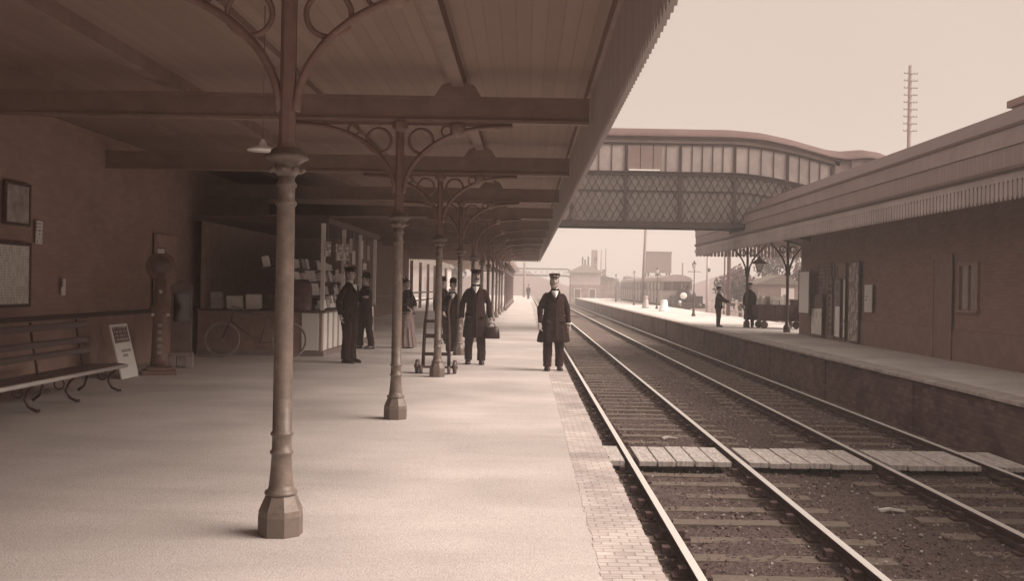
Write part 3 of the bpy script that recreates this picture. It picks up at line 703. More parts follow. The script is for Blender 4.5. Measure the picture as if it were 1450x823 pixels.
    secs+=[(0,-.004,.98,.168+gx,.138+gx*.9),(0,-.008,1.12,.160+gx,.134+gx),(0,-.004,1.26,.168+gx*.5,.138+gx*.4),(0,.004,1.33,.165,.115),(0,.010,1.375,.150,.10),(0,.012,1.41,.118,.09),(0,.016,1.445,.085,.075),(0,.016,1.485,.064,.062)]
    m.loft(secs,26)
    for sd in 'LR':
        s=1 if sd=='L' else -1; e,wv=Vector(A[sd][0]),Vector(A[sd][1]); sh=Vector((s*.134,.012,1.352)); wv=e.lerp(wv,.97)
        m.ell(sh,(.056,.066,.058),12); m.tube([sh,sh.lerp(e,.45)+Vector((s*.006,0,0)),e,e.lerp(wv,.5),wv],[.062,.061,.055,.050,.047],12); m.ell(e,(.056,.058,.056),10)
    for s in (-1,1): m.tube([(s*.012,-.146-gx,1.24),(s*.04,-.142-gx*.6,1.32),(s*.08,-.100,1.405),(s*.06,-.02,1.475),(0,.075,1.485)],[(.012,.01),(.022,.012),(.026,.014),(.022,.014),(.02,.014)],8)
    m.tube([(.012,-.158-gx-flare*.5,hem+.03),(.012,-.155-gx,.95),(.012,-.152-gx,1.15)],.008,6)
    for s in (-1,1): m.box(min(s*.09,s*.17),max(s*.09,s*.17),-.158-gx,-.12,.86,.90)
    o=m.build('coat',coat,t); remeshed(o,vox,6,.018,loc[0]*5)
    if shirt:
        m=MB(); m.add([(-.062,-.098,1.445),(.062,-.098,1.445),(.0,-.150-gx*.6,1.315),(-.045,-.122,1.39),(.045,-.122,1.39),(0,-.150-gx*.4,1.38),(0,-.13,1.45)],[(3,2,5),(2,4,5),(0,3,5,6),(4,1,6,5)])
        m.lathe([(.060,1.455),(.062,1.47),(.060,1.515),(.055,1.515)],18,(0,.008,0)); m.build('shirt_front',WHITE,t)
        if tie:
            m=MB()
            for s in (-1,1): m.add([(0,-.082,1.462),(s*.055,-.086,1.49),(s*.06,-.088,1.435)],[(0,1,2)]); m.ell((s*.03,-.088,1.462),(.032,.014,.02),8)
            m.ell((0,-.094,1.462),(.013,.012,.015),8); m.build('bow_tie',BLACK if tie is True else tie,t)
    # boots
    for s in (-1,1):
        fy=stride*s; m=MB(); m.loft([(s*(stance+.008),fy-.055,.0,.052,.15),(s*(stance+.008),fy-.055,.025,.054,.152),(s*(stance+.005),fy-.05,.055,.049,.13),(s*stance,fy+.0,.085,.042,.07),(s*stance,fy+.012,.14,.045,.055)],16); m.build('boot',SHOE,t)
    # head details
    for s in (-1,1):
        m=MB(); m.ell(hp(s*.031,-.079,1.656),(.0115,.008,.0075),8); m.build('eye',M('eye_dark',.05,.3,.1,9),t)
    m=MB()
    m.loft([tuple(hp(0,.022,1.585))+(.055,.06),tuple(hp(0,.024,1.62))+(.072,.078),tuple(hp(0,.016,1.68))+(.0815,.090),tuple(hp(0,.012,1.72))+(.072,.084),tuple(hp(0,.01,1.742))+(.035,.045)],18)
    for s in (-1,1): m.ell(hp(s*.031,-.084,1.680),(.015,.006,.004),8); m.tube([hp(s*.074,-.02,1.66),hp(s*.073,-.03,1.61)],.009,6)
    if skirt is not None: m.ell(hp(0,.06,1.70),(.09,.075,.07),14); m.ell(hp(0,.09,1.63),(.05,.04,.045),12)
    o=m.build('hair',hair,t)
    if beard:
        m=MB(); 
        for s in (-1,1): m.tube([hp(0,-.103,1.588),hp(s*.025,-.1,1.585),hp(s*.046,-.082,1.572)],[.012,.011,.006],8)
        if beard=='full':
            for s in (-1,1): m.tube([hp(s*.068,-.01,1.62),hp(s*.066,-.03,1.57),hp(s*.045,-.065,1.53),hp(0,-.085,1.51)],[.014,.02,.026,.03],8)
            m.ell(hp(0,-.075,1.515),(.042,.036,.045),12)
        m.build('beard' if beard=='full' else 'moustache',hair,t)
    HM=HT@Matrix.Translation((0,.008,0))
    if hat=='cap':
        m=MB(); m.lathe([(.085,1.688),(.089,1.696),(.090,1.722),(.101,1.736),(.103,1.745),(.096,1.757),(.05,1.765)],24,M=HM,sy=1.12)
        m.build('cap',BLACK,t); m=MB(); pts=[]
        for i in range(9):
            a=math.pi*(1.18+.64*i/8); pts.append((.088*math.cos(a),.100*math.sin(a)))
        vs=[HM@Vector((x,y,1.707)) for x,y in pts]+[HM@Vector((x*1.05,y*1.0-.048*math.sin(math.pi*i/8),1.682)) for i,(x,y) in enumerate(pts)]
        n=len(pts); vs+=[v+Vector((0,0,-.006)) for v in vs]
        fs=[(i,i+1,n+i+1,n+i) for i in range(n-1)]+[(2*n+i+1,2*n+i,3*n+i,3*n+i+1) for i in range(n-1)]+[(n+i,n+i+1,3*n+i+1,3*n+i) for i in range(n-1)]
        m.add(vs,fs); m.build('cap_peak',SHOE,t)
        if badge:
            m=MB(); m.ell(HM@Vector((0,-.099,1.735)),(.024,.008,.018),10); m.tube([HM@Vector((-.07,-.07,1.713)),HM@Vector((0,-.102,1.713)),HM@Vector((.07,-.07,1.713))],.006,6); m.build('cap_badge',M('gold_braid',.62,.4,.1,9),t)
    elif hat=='bowler':
        m=MB(); m.lathe([(.083,1.70),(.118,1.70),(.128,1.712),(.118,1.708),(.088,1.712),(.088,1.76),(.075,1.80),(.04,1.825),(.01,1.83)],22,M=HM,sy=1.15); m.build('bowler_hat',BLACK,t)
    elif hat=='lady':
        m=MB(); m.lathe([(.08,1.71),(.21,1.685),(.225,1.695),(.12,1.735),(.125,1.80),(.09,1.85),(.02,1.86)],22,M=HM@Matrix.Rotation(R(-8),4,'X'),sy=1.1); o=m.build('hat',BLACK,t)
        m=MB(); m.tube([hp(-.06,.02,1.76),hp(-.10,.06,1.86),hp(-.11,.12,1.93),hp(-.09,.17,1.95)],[(.012,.02),(.012,.04),(.01,.035),(.004,.01)],8); m.build('feather',M('feather',.3,.9,.2,40),o)
    t.scale=(k,k,k); return t

P=lambda px,py: (lambda b: Vector((at(px,py,2250/b).x,2250/b,0)))(-(px-VX)*math.sin(ROLL)+(py-VY)*math.cos(ROLL))
# stationmaster by the platform edge
person(P(783,525),R(8),'stout bearded stationmaster in long dark frock coat and peaked cap at the platform edge',1.735,
   {'L':((.250,.05,1.12),(.262,-.05,.84)),'R':((-.262,.0,1.12),(-.27,-.09,.86))},hem=.52,flare=.09,girth=1.25,hat='cap',beard='full',hair=HAIRG,badge=True,stance=.115,stride=.03,turn=R(-9),vox=.009)
t_=[o for o in COL.objects if o.get('label','').startswith('stout bearded')][0]
m=MB(); m.lathe([(.061,-.012),(.063,.0),(.061,.012)],14,(.261,-.043,.855)); m.build('cuff',WHITE,t_)
# guard with the bag
gp=P(672,516)
person(gp,R(4),'moustached guard in dark buttoned coat and peaked cap holding a black bag',1.80,
   {'L':((.25,.02,1.13),(.28,-.05,.86)),'R':((-.245,.03,1.13),(-.26,-.03,.85))},hem=.50,flare=.03,girth=1.1,hat='cap',beard='moustache',stance=.12,vox=.009,fist=.75,turn=R(10),stride=-.035)
m=MB(); m.loft([(0,0,0,.15,.075),(0,0,.02,.16,.08),(0,0,.16,.15,.07),(0,0,.21,.12,.035),(0,0,.225,.11,.02)],18)
m.tube([(-.07,0,.215),(-.06,0,.27),(0,0,.295),(.06,0,.27),(.07,0,.215)],.009,8); 
tag(m.build('hand_bag',M('bag_leather',.028,.4,.2,9),loc=(gp.x+.315,gp.y-.11,.50)),'black leather bag hanging from the hand of the moustached guard','bag')
# boy in bowler behind column four
person(P(640,502.5),R(0),'slight boy in a bowler hat and dark suit half hidden beside the fourth column',1.60,{'R':((-.25,-.04,1.14),(-.20,-.2,1.0))},hem=.74,hat='bowler',stance=.08,vox=.012)
# person behind the barrow, mostly hidden
person(P(626,487),R(30),'dark figure with a round hat bending in the background behind the luggage barrow',1.66,{'L':((.27,-.1,1.15),(.2,-.3,1.1))},hem=.6,hat='bowler',shirt=False,vox=.014)
# woman
person(P(575,493),R(40),'woman in a feathered hat dark jacket and long grey skirt beyond the second column',1.62,{'L':((.22,-.05,1.12),(.10,-.20,1.06)),'R':((-.22,-.05,1.12),(-.10,-.2,1.04))},hem=.93,skirt=TWEED,hat='lady',shirt=False,stance=.06,vox=.011)
# capped man at the bookstall in profile
person(P(494,514),R(62),'capped man in dark suit standing sideways before the bookstall',1.80,{'R':((-.26,.05,1.13),(-.25,.02,.88)),'L':((.25,-.08,1.14),(.12,-.24,1.22))},hem=.78,hat='cap',stance=.09,vox=.010,girth=1.05,tie=False)
# second man close behind him
person(P(517,494),R(-50),'dark suited man partly hidden behind the capped man at the bookstall',1.70,{'L':((.25,-.1,1.14),(.1,-.28,1.15))},hem=.78,hat='bowler',stance=.13,stride=.08,vox=.012,shirt=False)
# far walker
person(P(748,423.6),R(180),'lone man walking far away down the near platform',1.75,None,hem=.75,hat='bowler',stance=.07,stride=.1,vox=.02,shirt=False)
# two men on the island platform
person(P(1017,463),R(60),'man leaning with outstretched arms at the open end of the far platform',1.62,{'L':((.25,-.20,1.17),(.16,-.44,1.10)),'R':((-.25,-.20,1.17),(-.14,-.44,1.06))},hem=.78,girth=1.3,hat='cap',stance=.16,stride=.05,vox=.015,shirt=False)
person(P(1061,464),R(-20),'man in long dark overcoat standing beside the laden platform trolley',1.80,None,hem=.32,flare=.03,hat='cap',stance=.10,stride=.06,vox=.014,shirt=False,girth=1.1)

# ------------------------------------------------------------------ right canopy and building
RX=7.35
FASC=M('fascia_paint',.27,.6,.12,2.5,.1,30,spec=.25,big=.35); FASCB=planks('fascia_boards',.26,.16,'Y',.65,.62,.08)
VALB=M('valance_paint',.40,.6,.10,6,.1,30,spec=.25,big=.5)
SLATE=planks('roof_slates',.10,.3,'Y',.6,.75,.15)
rc=empty('island_canopy',(0,0,0),0,'far platform canopy with deep boarded fascia and scalloped valance','canopy')
segs=[(4.0,35.86,True),(35.88,38.6,False),(38.62,46.3,True)]
m=MB(); mb2=MB(); mb3=MB(); mm=MB()
for y0,y1,full in segs:
    if full:
        m.box(RX-.03,RX+.05,y0,y1,3.78,4.05); mb2.box(RX,RX+.05,y0,y1,3.46,3.775)
        mb3.prism([(RX-.06,4.05),(RX-.06,4.10),(RX+.03,4.13),(8.05,4.60),(12.6,4.72),(12.6,4.05)],y0,y1)
    else:
        mb2.box(RX,RX+.05,y0,y1,3.46,3.62); mb3.box(RX,12.5,y0,y1,3.56,3.62)
    mm.box(RX-.07,RX+.04,y0,y1,3.40,3.455); mm.box(RX-.04,RX+.04,y0,y1,3.375,3.40)
m.build('fascia',FASC,rc); mb2.build('fascia_boards',FASCB,rc); mb3.build('roof',SLATE,rc); mm.build('gutter_moulding',M('moulding_paint',.12,.6,.2,4),rc)
# valance: boards with a slot and a round eye between each pair
m=MB(); pt=.157; y=4.0
while y<46.3-pt:
    a,b=y,y+pt; hx_=.019; er=.031; zt=3.375; z1=3.235; z0=3.02; zb=2.95
    def V(yy,zz): return [(RX,yy,zz),(RX+.03,yy,zz)]
    # upper plain strip between eyes, then the tongue below
    prof=[(a,zt),(b,zt),(b,z1+er),(b-er*.8,z1+er*.6),(b-er,z1),(b-er*.8,z1-er*.6),(b-hx_,z1-er),(b-hx_,z0),(b-.045,zb+.018),((a+b)/2,zb),(a+.045,zb+.018),(a+hx_,z0),(a+hx_,z1-er),(a+er*.8,z1-er*.6),(a+er,z1),(a+er*.8,z1+er*.6),(a,z1+er)]
    n=len(prof); vs=[(RX,p,q) for p,q in prof]+[(RX+.03,p,q) for p,q in prof]
    fs=[tuple(range(n)),tuple(reversed(range(n,2*n)))]+[(i,i+n,(i+1)%n+n,(i+1)%n) for i in range(n)]
    m.add(vs,fs); y+=pt
m.build('valance',VALB,rc,recalc=False)
m=MB(); m.box(RX+.05,12.5,4,35.86,3.62,3.72); m.box(RX+.05,12.5,35.86,38.6,3.47,3.53); m.box(RX+.05,12.5,38.6,46.25,3.62,3.72); m.build('ceiling',planks('canopy_boarding_dark',.26,.16,'X',.8,.7,.1),rc)
m=MB(); m.box(RX,12.5,46.3,46.35,3.40,4.05); y=RX
while y<12.4:
    m.prism([(y+.01,3.40),(y+.01,2.98),(y+.07,2.94),(y+.13,2.98),(y+.13,3.40)],46.305,46.345); y+=.157
m.build('end_valance',VALB,rc)
m=MB(); m.box(12.5,12.55,4,46.3,2.95,4.05); m.build('rear_valance',VALB,rc)
m=MB()
for k in range(8):
    yy=8+5.2*k
    if yy<35: m.box(RX+.05,12.4,yy-.05,yy+.05,3.42,3.6)
m.build('cross_beam',M('beam_dark',.10,.7,.2,4),rc)
rp=MB(); rp.lathe([(.13,0),(.13,.22),(.075,.28),(.06,.5),(.055,2.05),(.10,2.1),(.10,2.15),(.05,2.2),(.05,3.45)],10)
rbk=MB()
for s in (-1,1):
    rbk.tube([(s*.05,0,2.15),(s*.09,0,2.45),(s*.22,0,2.75),(s*.45,0,3.05),(s*.75,0,3.35)],.035,8); rbk.ring((s*.19,0,3.02),.115,.022,20,8)
def ipost(p,lab):
    t=empty('island_post',p,0,lab,'post','island canopy posts'); rp.build('shaft',IRON,t); rbk.build('bracket',IRON,t)
ipost(at(1057,464,42.8).xy.to_3d(),'slender canopy post with ringed spandrels behind the man in the overcoat')
ipost(at(1114,471,38.6).xy.to_3d(),'canopy post with curved brackets in front of the platform trolley')
# building
ib=empty('island_building',(9.62,20,0),0,'dark island platform building under the far canopy','building')
RED[0]=.66; RB_=brick('island_brick',.28,.25,.235,.08,var=.10,bump=.4,nv=.08)
m=MB(); m.box(0,3.0,-16,17.2,0,3.615); m.build('wall',RB_,ib)
m=MB(); m.box(-.04,0,-16,17.2,0,.7); m.build('dado',M('dado_dark',.25,.7,.2,3),ib); M('door_frame_dark',.27,.6,.2,4); IFR=M('island_frame',.30,.6,.15,4); IDOOR=M('island_door',.24,.6,.2,4); RED[0]=None
for yc,hw in ((4.4,.5),(-3,.55),(12.3,.42),(13.35,.3)):
    m=MB(); m.box(-.05,-.0415,yc-hw,yc+hw,0,2.3); o=m.build('door',IDOOR,ib); m=MB(); m.box(-.07,-.045,yc-hw-.08,yc-hw,0,2.4); m.box(-.07,-.045,yc+hw,yc+hw+.08,0,2.4); m.box(-.07,-.045,yc-hw,yc+hw,2.3,2.4); m.build('door_frame',M('door_frame_dark',.09,.6,.2,4),o)
for yc in (3.0,-7):
    m=MB(); y0,y1=yc-.45,yc+.45
    m.box(-.06,0,y0-.07,y0,1.15,2.2); m.box(-.06,0,y1,y1+.07,1.15,2.2); m.box(-.06,0,y0,y1,2.13,2.2); m.box(-.09,0,y0-.1,y1+.1,1.10,1.15); m.box(-.05,0,yc-.02,yc+.02,1.15,2.13)
    o=m.build('window',IFR,ib); m=MB(); m.box(-.02,.01,y0,y1,1.15,2.13); m.build('pane',glass('dim_window',.16,.15),o)
m=MB(); m.box(.8,1.5,2.0,2.9,3.6,5.55); m.box(.72,1.58,1.92,2.98,5.55,5.7); m.lathe([(.14,5.7),(.12,6.0),(.14,6.02)],12,(1.15,2.45,0)); m.build('chimney',RB_,ib)
wx=9.58-.03
poster('poster_board',wx-.22,34.9,36.3,.72,2.22,printed('bill_e',0.95,.5,.2,.1,seed=11,cover=.25),'white notice board standing farthest along the island building wall',fx=-1,fw=.06,cat='notice board')
poster('framed_poster',wx,33.15,34.7,1.42,2.42,printed('bill_f',.17,.30,.25,.12,seed=12,cover=.5),'dark picture poster framed high behind the two-part bill board',fx=-1,fw=.05)
bb_=poster('bill_board',wx-.06,33.9,35.3,.04,1.42,printed('bill_g',0.92,.3,.09,.07,seed=13,cover=.42),'two-part bill board with dark upper panel and white gridded lower bill',fx=-1,fw=.07,cat='bill board')
m=MB(); m.box(-.034,-.02,-.62,.62,.92,1.31); m.build('upper_panel',M('bill_brown',.20,.8,.15,9),bb_)
poster('bill_strip',wx-.02,32.95,33.4,.15,1.98,printed('bill_h',.26,.10,.12,.2,seed=14),'grey narrow bill of bold blocks next to the two-part board',fx=-1,fw=.05)
pb=poster('bill_strip',wx-.02,32.1,32.75,.08,1.93,printed('bill_i',0.92,.4,.2,.07,seed=15,cover=.35),'narrow bill white below and grey above near the tall timetable',fx=-1,fw=.05)
m=MB(); m.box(-.034,-.018,-.27,.27,.98,1.8); m.build('upper_sheet',printed('bill_j',.32,.12,.15,.06,seed=16,cover=.5),pb)
poster('bill_strip',wx-.02,31.6,31.88,.10,1.93,printed('bill_k',0.8,.2,.2,.2,seed=17,cover=.35),'thinnest bill strip between the white bill and the tall timetable',fx=-1,fw=.04)
poster('tall_timetable',wx-.02,30.35,31.35,.04,2.4,printed('bill_l',0.55,.12,.12,.055,seed=18,cover=.52),'tallest timetable sheet reaching from floor to lintel on the island wall',fx=-1,fw=.04,cat='timetable')
poster('enamel_plate',wx-.02,29.2,29.85,.95,1.72,printed('bill_m',0.7,.25,.3,.12,seed=19,cover=.4),'small pale plate alone on the dark island wall nearest the camera',fx=-1,frame=False,cat='plate')

# hanging lantern
p=at(1075,384,41.0); ln=empty('hanging_lantern',p,0,'tapered glass lantern with conical shade hanging under the far canopy','lantern')
m=MB(); m.lathe([(.32,.28),(.33,.30),(.10,.46),(.06,.52),(.03,.54)],16); m.tube([(0,0,.52),(0,0,3.62-p.z)],.015,6); m.build('shade',IRON,ln)
m=MB(); 
for k in range(4):
    a=k*math.pi/2+.78; m.tube([(.09*math.cos(a),.09*math.sin(a),0),(.20*math.cos(a),.20*math.sin(a),.29)],.012,6)
m.lathe([(.10,-.03),(.10,.0),(.08,.01)],8); m.build('cage',IRON,ln)
m=MB(); m.lathe([(.085,.0),(.19,.28)],4,sm=False,rot=.78); m.build('glass',glass('lantern_glass',.55,.1),ln)
# platform trolley and load
tp=P(1104,465); tp=Vector((10.05,42.4,0))
tr=empty('platform_trolley',tp,R(4),'dark high-sided platform trolley loaded under the far canopy','trolley')
TW=M('trolley_wood',.06,.6,.3,5,.2,30)
m=MB(); m.box(-.91,.91,-.42,.42,.42,.655); m.build('deck',TW,tr)
m=MB(); m.box(-.95,.95,-.46,-.42,.30,.92); m.box(-.95,.95,.42,.46,.30,.92); m.box(-.95,-.91,-.42,.42,.5,.92); m.box(.91,.95,-.42,.42,.5,.92)
for x in (-.6,-.2,.2,.6): m.box(x-.03,x+.03,-.48,-.46,.45,.92)
m.box(-.97,.97,-.475,-.44,.92,.95); m.build('side_boards',TW,tr,bevel=.006)
for x in (-.65,.65):
    for y in (-.38,.38):
        m=MB(); m.lathe([(.08,-.03),(.15,-.03),(.15,.03),(.08,.03)],18,(x,y,.15),M=Matrix.Rotation(R(90),4,'X')); m.box(x-.05,x+.05,y-.02,y+.02,.15,.44); m.build('wheel',IRON,tr)
m=MB(); m.tube([(-.95,0,.45),(-1.25,0,.5),(-1.5,0,.95)],.02,6); m.tube([(-1.5,-.2,.95),(-1.5,.2,.95)],.018,6); m.build('draw_bar',IRON,tr)
def cargo(kind,x,w_,h,dpt,mat,lab,rot=0,y=0):
    m=MB()
    if kind=='hamper':
        m.box(-w_/2,w_/2,-dpt/2,dpt/2,0,h*.72); m.box(-w_/2-.015,w_/2+.015,-dpt/2-.015,dpt/2+.015,h*.74,h)
        for s in (-.3,.3): m.box(w_*s-.02,w_*s+.02,-dpt/2-.02,dpt/2+.02,h*.2,h+.008)
    elif kind=='churn': m.lathe([(w_/2,0),(w_/2,.06),(w_*.46,.08),(w_*.36,h*.62),(w_*.24,h*.74),(w_*.24,h*.84),(w_*.33,h*.9),(w_*.33,h*.97),(w_*.1,h)],18)
    else:
        m.loft([(0,0,0,w_*.45,dpt*.42),(0,0,h*.15,w_*.5,dpt*.5),(0,0,h*.6,w_*.47,dpt*.46),(0.02,0,h*.85,w_*.28,dpt*.26),(0.03,0,h,w_*.12,dpt*.1)],14)
    o=m.build(kind,mat,bevel=.01 if kind=='hamper' else 0); o.location=tp+Vector((x,y,.66)); o.rotation_euler=(0,0,rot)
    tag(o,lab,{'hamper':'hamper','churn':'milk churn','sack':'sack'}[kind])
WICK=M('wicker',.6,.9,.35,30,.6,60)
cargo('sack',-.66,.42,.66,.5,M('sack_pale',.8,.95,.3,8,.4,30),'lumpy pale sack at the left end of the platform trolley')
cargo('hamper',-.15,.5,.62,.6,WICK,'wicker hamper in the middle of the trolley load',.1)
cargo('churn',.32,.34,.70,.34,M('churn_tin',.8,.35,.2,9,spec=.6),'shiny milk churn standing among the trolley load')
cargo('hamper',.70,.36,.5,.5,M('hamper_dark',.12,.9,.35,30,.6,60),'dark small hamper at the right end of the trolley load',-.15)
# second barrow and crates beyond
m=MB(); m.box(-.6,.6,-.4,.4,.0,.95); m.box(-.63,.63,-.43,.43,.95,1.0)
for x in (-.4,0,.4): m.box(x-.04,x+.04,-.42,-.4,0,.95)
tag(m.build('packing_case',M('case_dark',.08,.8,.3,5),loc=(11.6,41.5,0),bevel=.01),'tall dark packing case standing right of the laden trolley','crate')

# ------------------------------------------------------------------ footbridge
FBY=36.0
BP=M('bridge_paint',.25,.65,.14,2,.1,25,spec=.25,big=.5); BPD=M('bridge_iron',.042,.6,.2,4,.1,25,spec=.3); BPL=M('bridge_panel',.40,.65,.14,3,big=.8)
TOP=[(-3,6.96),(6.9,6.96),(8,6.88),(9,6.68),(10.3,6.33),(10.8,6.28),(11.5,6.35),(12.1,6.27),(12.8,5.98),(14,5.2)]
def topz(x):
    for (a,b),(c,d_) in zip(TOP,TOP[1:]):
        if x<=c:
            u=(x-a)/(c-a); u2=u*u*(3-2*u) if False else u
            return b+(d_-b)*u2
    return TOP[-1][1]
def dr(x):
    if x<6.9: return 0
    if x>10.5: return .67*((10.5-6.9)/3.6)**1.6+.35*(x-10.5)
    return .67*((x-6.9)/3.6)**1.6
fb=empty('footbridge',(0,FBY,0),0,'large covered lattice footbridge spanning both tracks','footbridge')
XS=[.74+i*(10.56-.74)/60 for i in range(61)]
def ribbon(y0,y1,zb,zt,xs=XS):
    """strip following the bridge's drop, with depth"""
    m=MB()
    for a,b in zip(xs,xs[1:]):
        za,zb_=dr(a),dr(b)
        vs=[(a,y0,zb-za),(b,y0,zb-zb_),(b,y1,zb-zb_),(a,y1,zb-za),(a,y0,zt-za),(b,y0,zt-zb_),(b,y1,zt-zb_),(a,y1,zt-za)]
        m.add(vs,[(0,1,5,4),(2,3,7,6),(4,5,6,7),(3,2,1,0)])
    a,b=xs[0],xs[-1]
    for x in (a,b): m.add([(x,y0,zb-dr(x)),(x,y1,zb-dr(x)),(x,y1,zt-dr(x)),(x,y0,zt-dr(x))],[(0,1,2,3)])
    return m
W_=2.3
for yo,fl in ((0,1),(W_,-1)):
    s=fl
    o=ribbon(yo,yo+s*.10,3.64,3.80).build('bottom_chord',BPD,fb)
    ribbon(yo,yo+s*.10,5.36,5.46).build('top_chord',BPD,fb)
    ribbon(yo-s*.03,yo+s*.02,5.46,5.50).build('sill',BPD,fb)
    ribbon(yo+s*.03,yo+s*.06,4.80,4.85).build('mid_rail',BPD,fb)
    ribbon(yo+s*.10,yo+s*.13,3.80,5.36).build('backing_panel',BPL,fb)
    m=MB(); x=.2
    while x<10.6:
        for q in (1,-1):
            pa=Vector((x,yo+s*(.045 if q>0 else .07),5.36)); pb=Vector((x+q*.86,yo+s*(.045 if q>0 else .07),3.80))
            if min(pa.x,pb.x)<.76 or max(pa.x,pb.x)>10.5: continue
            pa.z-=dr(pa.x); pb.z-=dr(pb.x); m.bar(pa,pb,.016,.078 if q>0 else .056,up=(0,1,0))
        x+=.245
    m.build('lattice',BPD,fb)
    ribbon(yo+s*.05,yo+s*.09,5.50,6.40).build('upper_panel',BPL,fb)
    ribbon(yo+s*.0,yo+s*.06,6.40,6.47).build('head_rail',BPD,fb)
    ribbon(yo-s*.02,yo+s*.06,6.47,6.60).build('frieze',BP,fb)
    ribbon(yo-s*.10,yo+s*.06,6.60,6.66).build('gutter',BPD,fb)
    for k,x in enumerate((1.45,3.30,5.15,7.0,8.8,10.3)):
        m=MB(); m.box(x-.05,x+.05,yo-.035*s if s>0 else yo-.0,yo+.05 if s>0 else yo+.035,3.8-dr(x),5.36-dr(x)); m.box(x-.045,x+.045,min(yo,yo+s*.05),max(yo,yo+s*.05),5.5-dr(x),6.40-dr(x)); m.build('post',BPD,fb)
    for a,b,n in ((1.5,3.25,4),(3.35,5.1,4),(5.2,6.95,5),(7.05,8.75,4),(8.85,10.25,4)):
        for j in range(1,n):
            x=a+(b-a)*j/n; m=MB(); m.box(x-.012,x+.012,min(yo+s*.02,yo+s*.05),max(yo+s*.02,yo+s*.05),5.5-dr(x),6.40-dr(x)); m.build('mullion',BPD,fb)
m=MB(); m.box(3.36,4.52,.025,.047,5.52,6.38); m.build('dark_pane',M('bridge_dark_pane',.24,.4,.1,3),fb)
m=MB(); m.box(3.40,4.45,-.05,.02,5.512,5.555); m.build('pale_strip',M('strip_white',.9,.6,.05,4),fb)
ribbon(.13,W_-.13,3.70,3.80).build('deck',M('deck_planks',.15,.8,.2,3),fb)
# roof, a shallow curved covering
m=MB(); xs=[.74+i*(14-.74)/70 for i in range(71)]; NR=9
vs=[]
for x in xs:
    t0=topz(x)
    for j in range(NR):
        u=j/(NR-1); y=-.10+(W_+.2)*u; e=6.66-(6.96-t0)
        vs.append((x,y,e+(.40)*math.sin(math.pi*u)**.8))
fs=[]
for i in range(len(xs)-1):
    for j in range(NR-1): fs.append((i*NR+j,i*NR+j+1,(i+1)*NR+j+1,(i+1)*NR+j))
m.add(vs,fs,True); m.add([(.74,-.1+(W_+.2)*j/(NR-1),6.66+.40*math.sin(math.pi*j/(NR-1))**.8) for j in range(NR)],[tuple(range(NR))])
o=m.build('roof',M('bridge_roof',.12,.6,.12,2.5,.1,20,big=.4),fb,recalc=False); o.modifiers.new('s','SOLIDIFY').thickness=.04
# enclosed stair falling away to the right
m=MB()
for a,b in zip(xs,xs[1:]):
    if a<10.4: continue
    za,zb_=topz(a)-.30,topz(b)-.30
    m.add([(a,.03,za-2.4),(b,.03,zb_-2.4),(b,.03,zb_),(a,.03,za)],[(0,1,2,3)])
o=m.build('stair_wall',BP,fb); o.modifiers.new('s','SOLIDIFY').thickness=.05
o2=o.copy(); COL.objects.link(o2); o2.location=(0,W_-.06,0)
for x in (13.6,):
    for y in (.2,W_-.2):
        m=MB(); m.lathe([(.15,0),(.15,.3),(.09,.4),(.09,2.6),(.14,2.7)],10,(x,y,0)); m.build('support_column',BPD,fb)
m=MB(); m.lathe([(.2,-1.05),(.2,.3),(.11,.4),(.11,3.6),(.2,3.64)],12,(.95,W_/2+3.0-3.0,0)) if False else m.box(.76,.9,.3,W_-.3,3.56,3.64); m.build('bearing',BPD,fb)

# ------------------------------------------------------------------ island lamp posts and odds and ends
LP=empty('platform_lamp',(0,0,0),0,'nearest platform lamp post on the open island platform by the walking man','lamp post','gas lamps along the island platform')
m=MB(); m.lathe([(.11,0),(.11,.12),(.075,.18),(.065,.75),(.08,.8),(.045,.88),(.030,1.0),(.024,2.55),(.04,2.6),(.024,2.65)],12); m.build('post',IRON,LP)
m=MB(); m.tube([(-.32,0,2.5),(.32,0,2.5)],.016,6); m.ell((-.32,0,2.5),(.03,.03,.03),8); m.ell((.32,0,2.5),(.03,.03,.03),8); m.build('ladder_bar',IRON,LP)
m=MB(); m.lathe([(.08,2.66),(.14,2.94)],6,sm=False); m.build('lantern',glass('lantern_glass',.9,.1),LP)
m=MB(); m.lathe([(.15,2.94),(.07,3.0),(.03,3.06),(.01,3.14)],6,sm=False); m.build('lantern_cap',IRON,LP)
for i,(px,py,lab) in enumerate(((982,448,None),(930,437.7,'second lamp post along the island platform before the pale tapered box'),(897.6,432.3,'third lamp post along the island platform in front of the railcar'),(872,427.4,'farthest faint lamp post near the end of the island platform'))):
    o=LP if i==0 else copy_tree(LP)
    if lab: o['label']=lab
    o.location=P(px,py)
p=P(940,441); m=MB(); m.loft([(0,0,0,.36,.3),(0,0,.06,.36,.3),(0,0,.07,.32,.27),(0,0,.72,.22,.2),(0,0,.78,.2,.18)],8)
tag(m.build('tapered_box',M('box_white',.80,.8,.1,5),loc=p),'pale tapered box standing on the island platform','box')
p=P(914,436.5); m=MB(); m.lathe([(.28,0),(.28,.08),(.27,.1),(.2,.6),(.14,.7),(.14,.8),(.19,.85),(.19,.92),(.05,.95)],16)
tag(m.build('milk_churn',M('churn_grey',.42,.5,.2,9),loc=p),'grey milk churn beside the pale tapered box on the open platform','milk churn')
# plain post behind the first man
m=MB(); m.lathe([(.12,0),(.11,5.5),(.10,5.6)],10); tag(m.build('wooden_post',M('post_wood',.17,.8,.2,6),loc=at(1031,450,62).xy.to_3d()),'thick plain wooden post at the rear edge of the island platform','post')
m=MB(); m.lathe([(.07,0),(.055,9.0)],8); tag(m.build('wooden_post',MATS['post_wood'],loc=(at(1025,445,80).x,80,-1)),'thin tall pole beyond the island platform seen beside the thick wooden post','post')

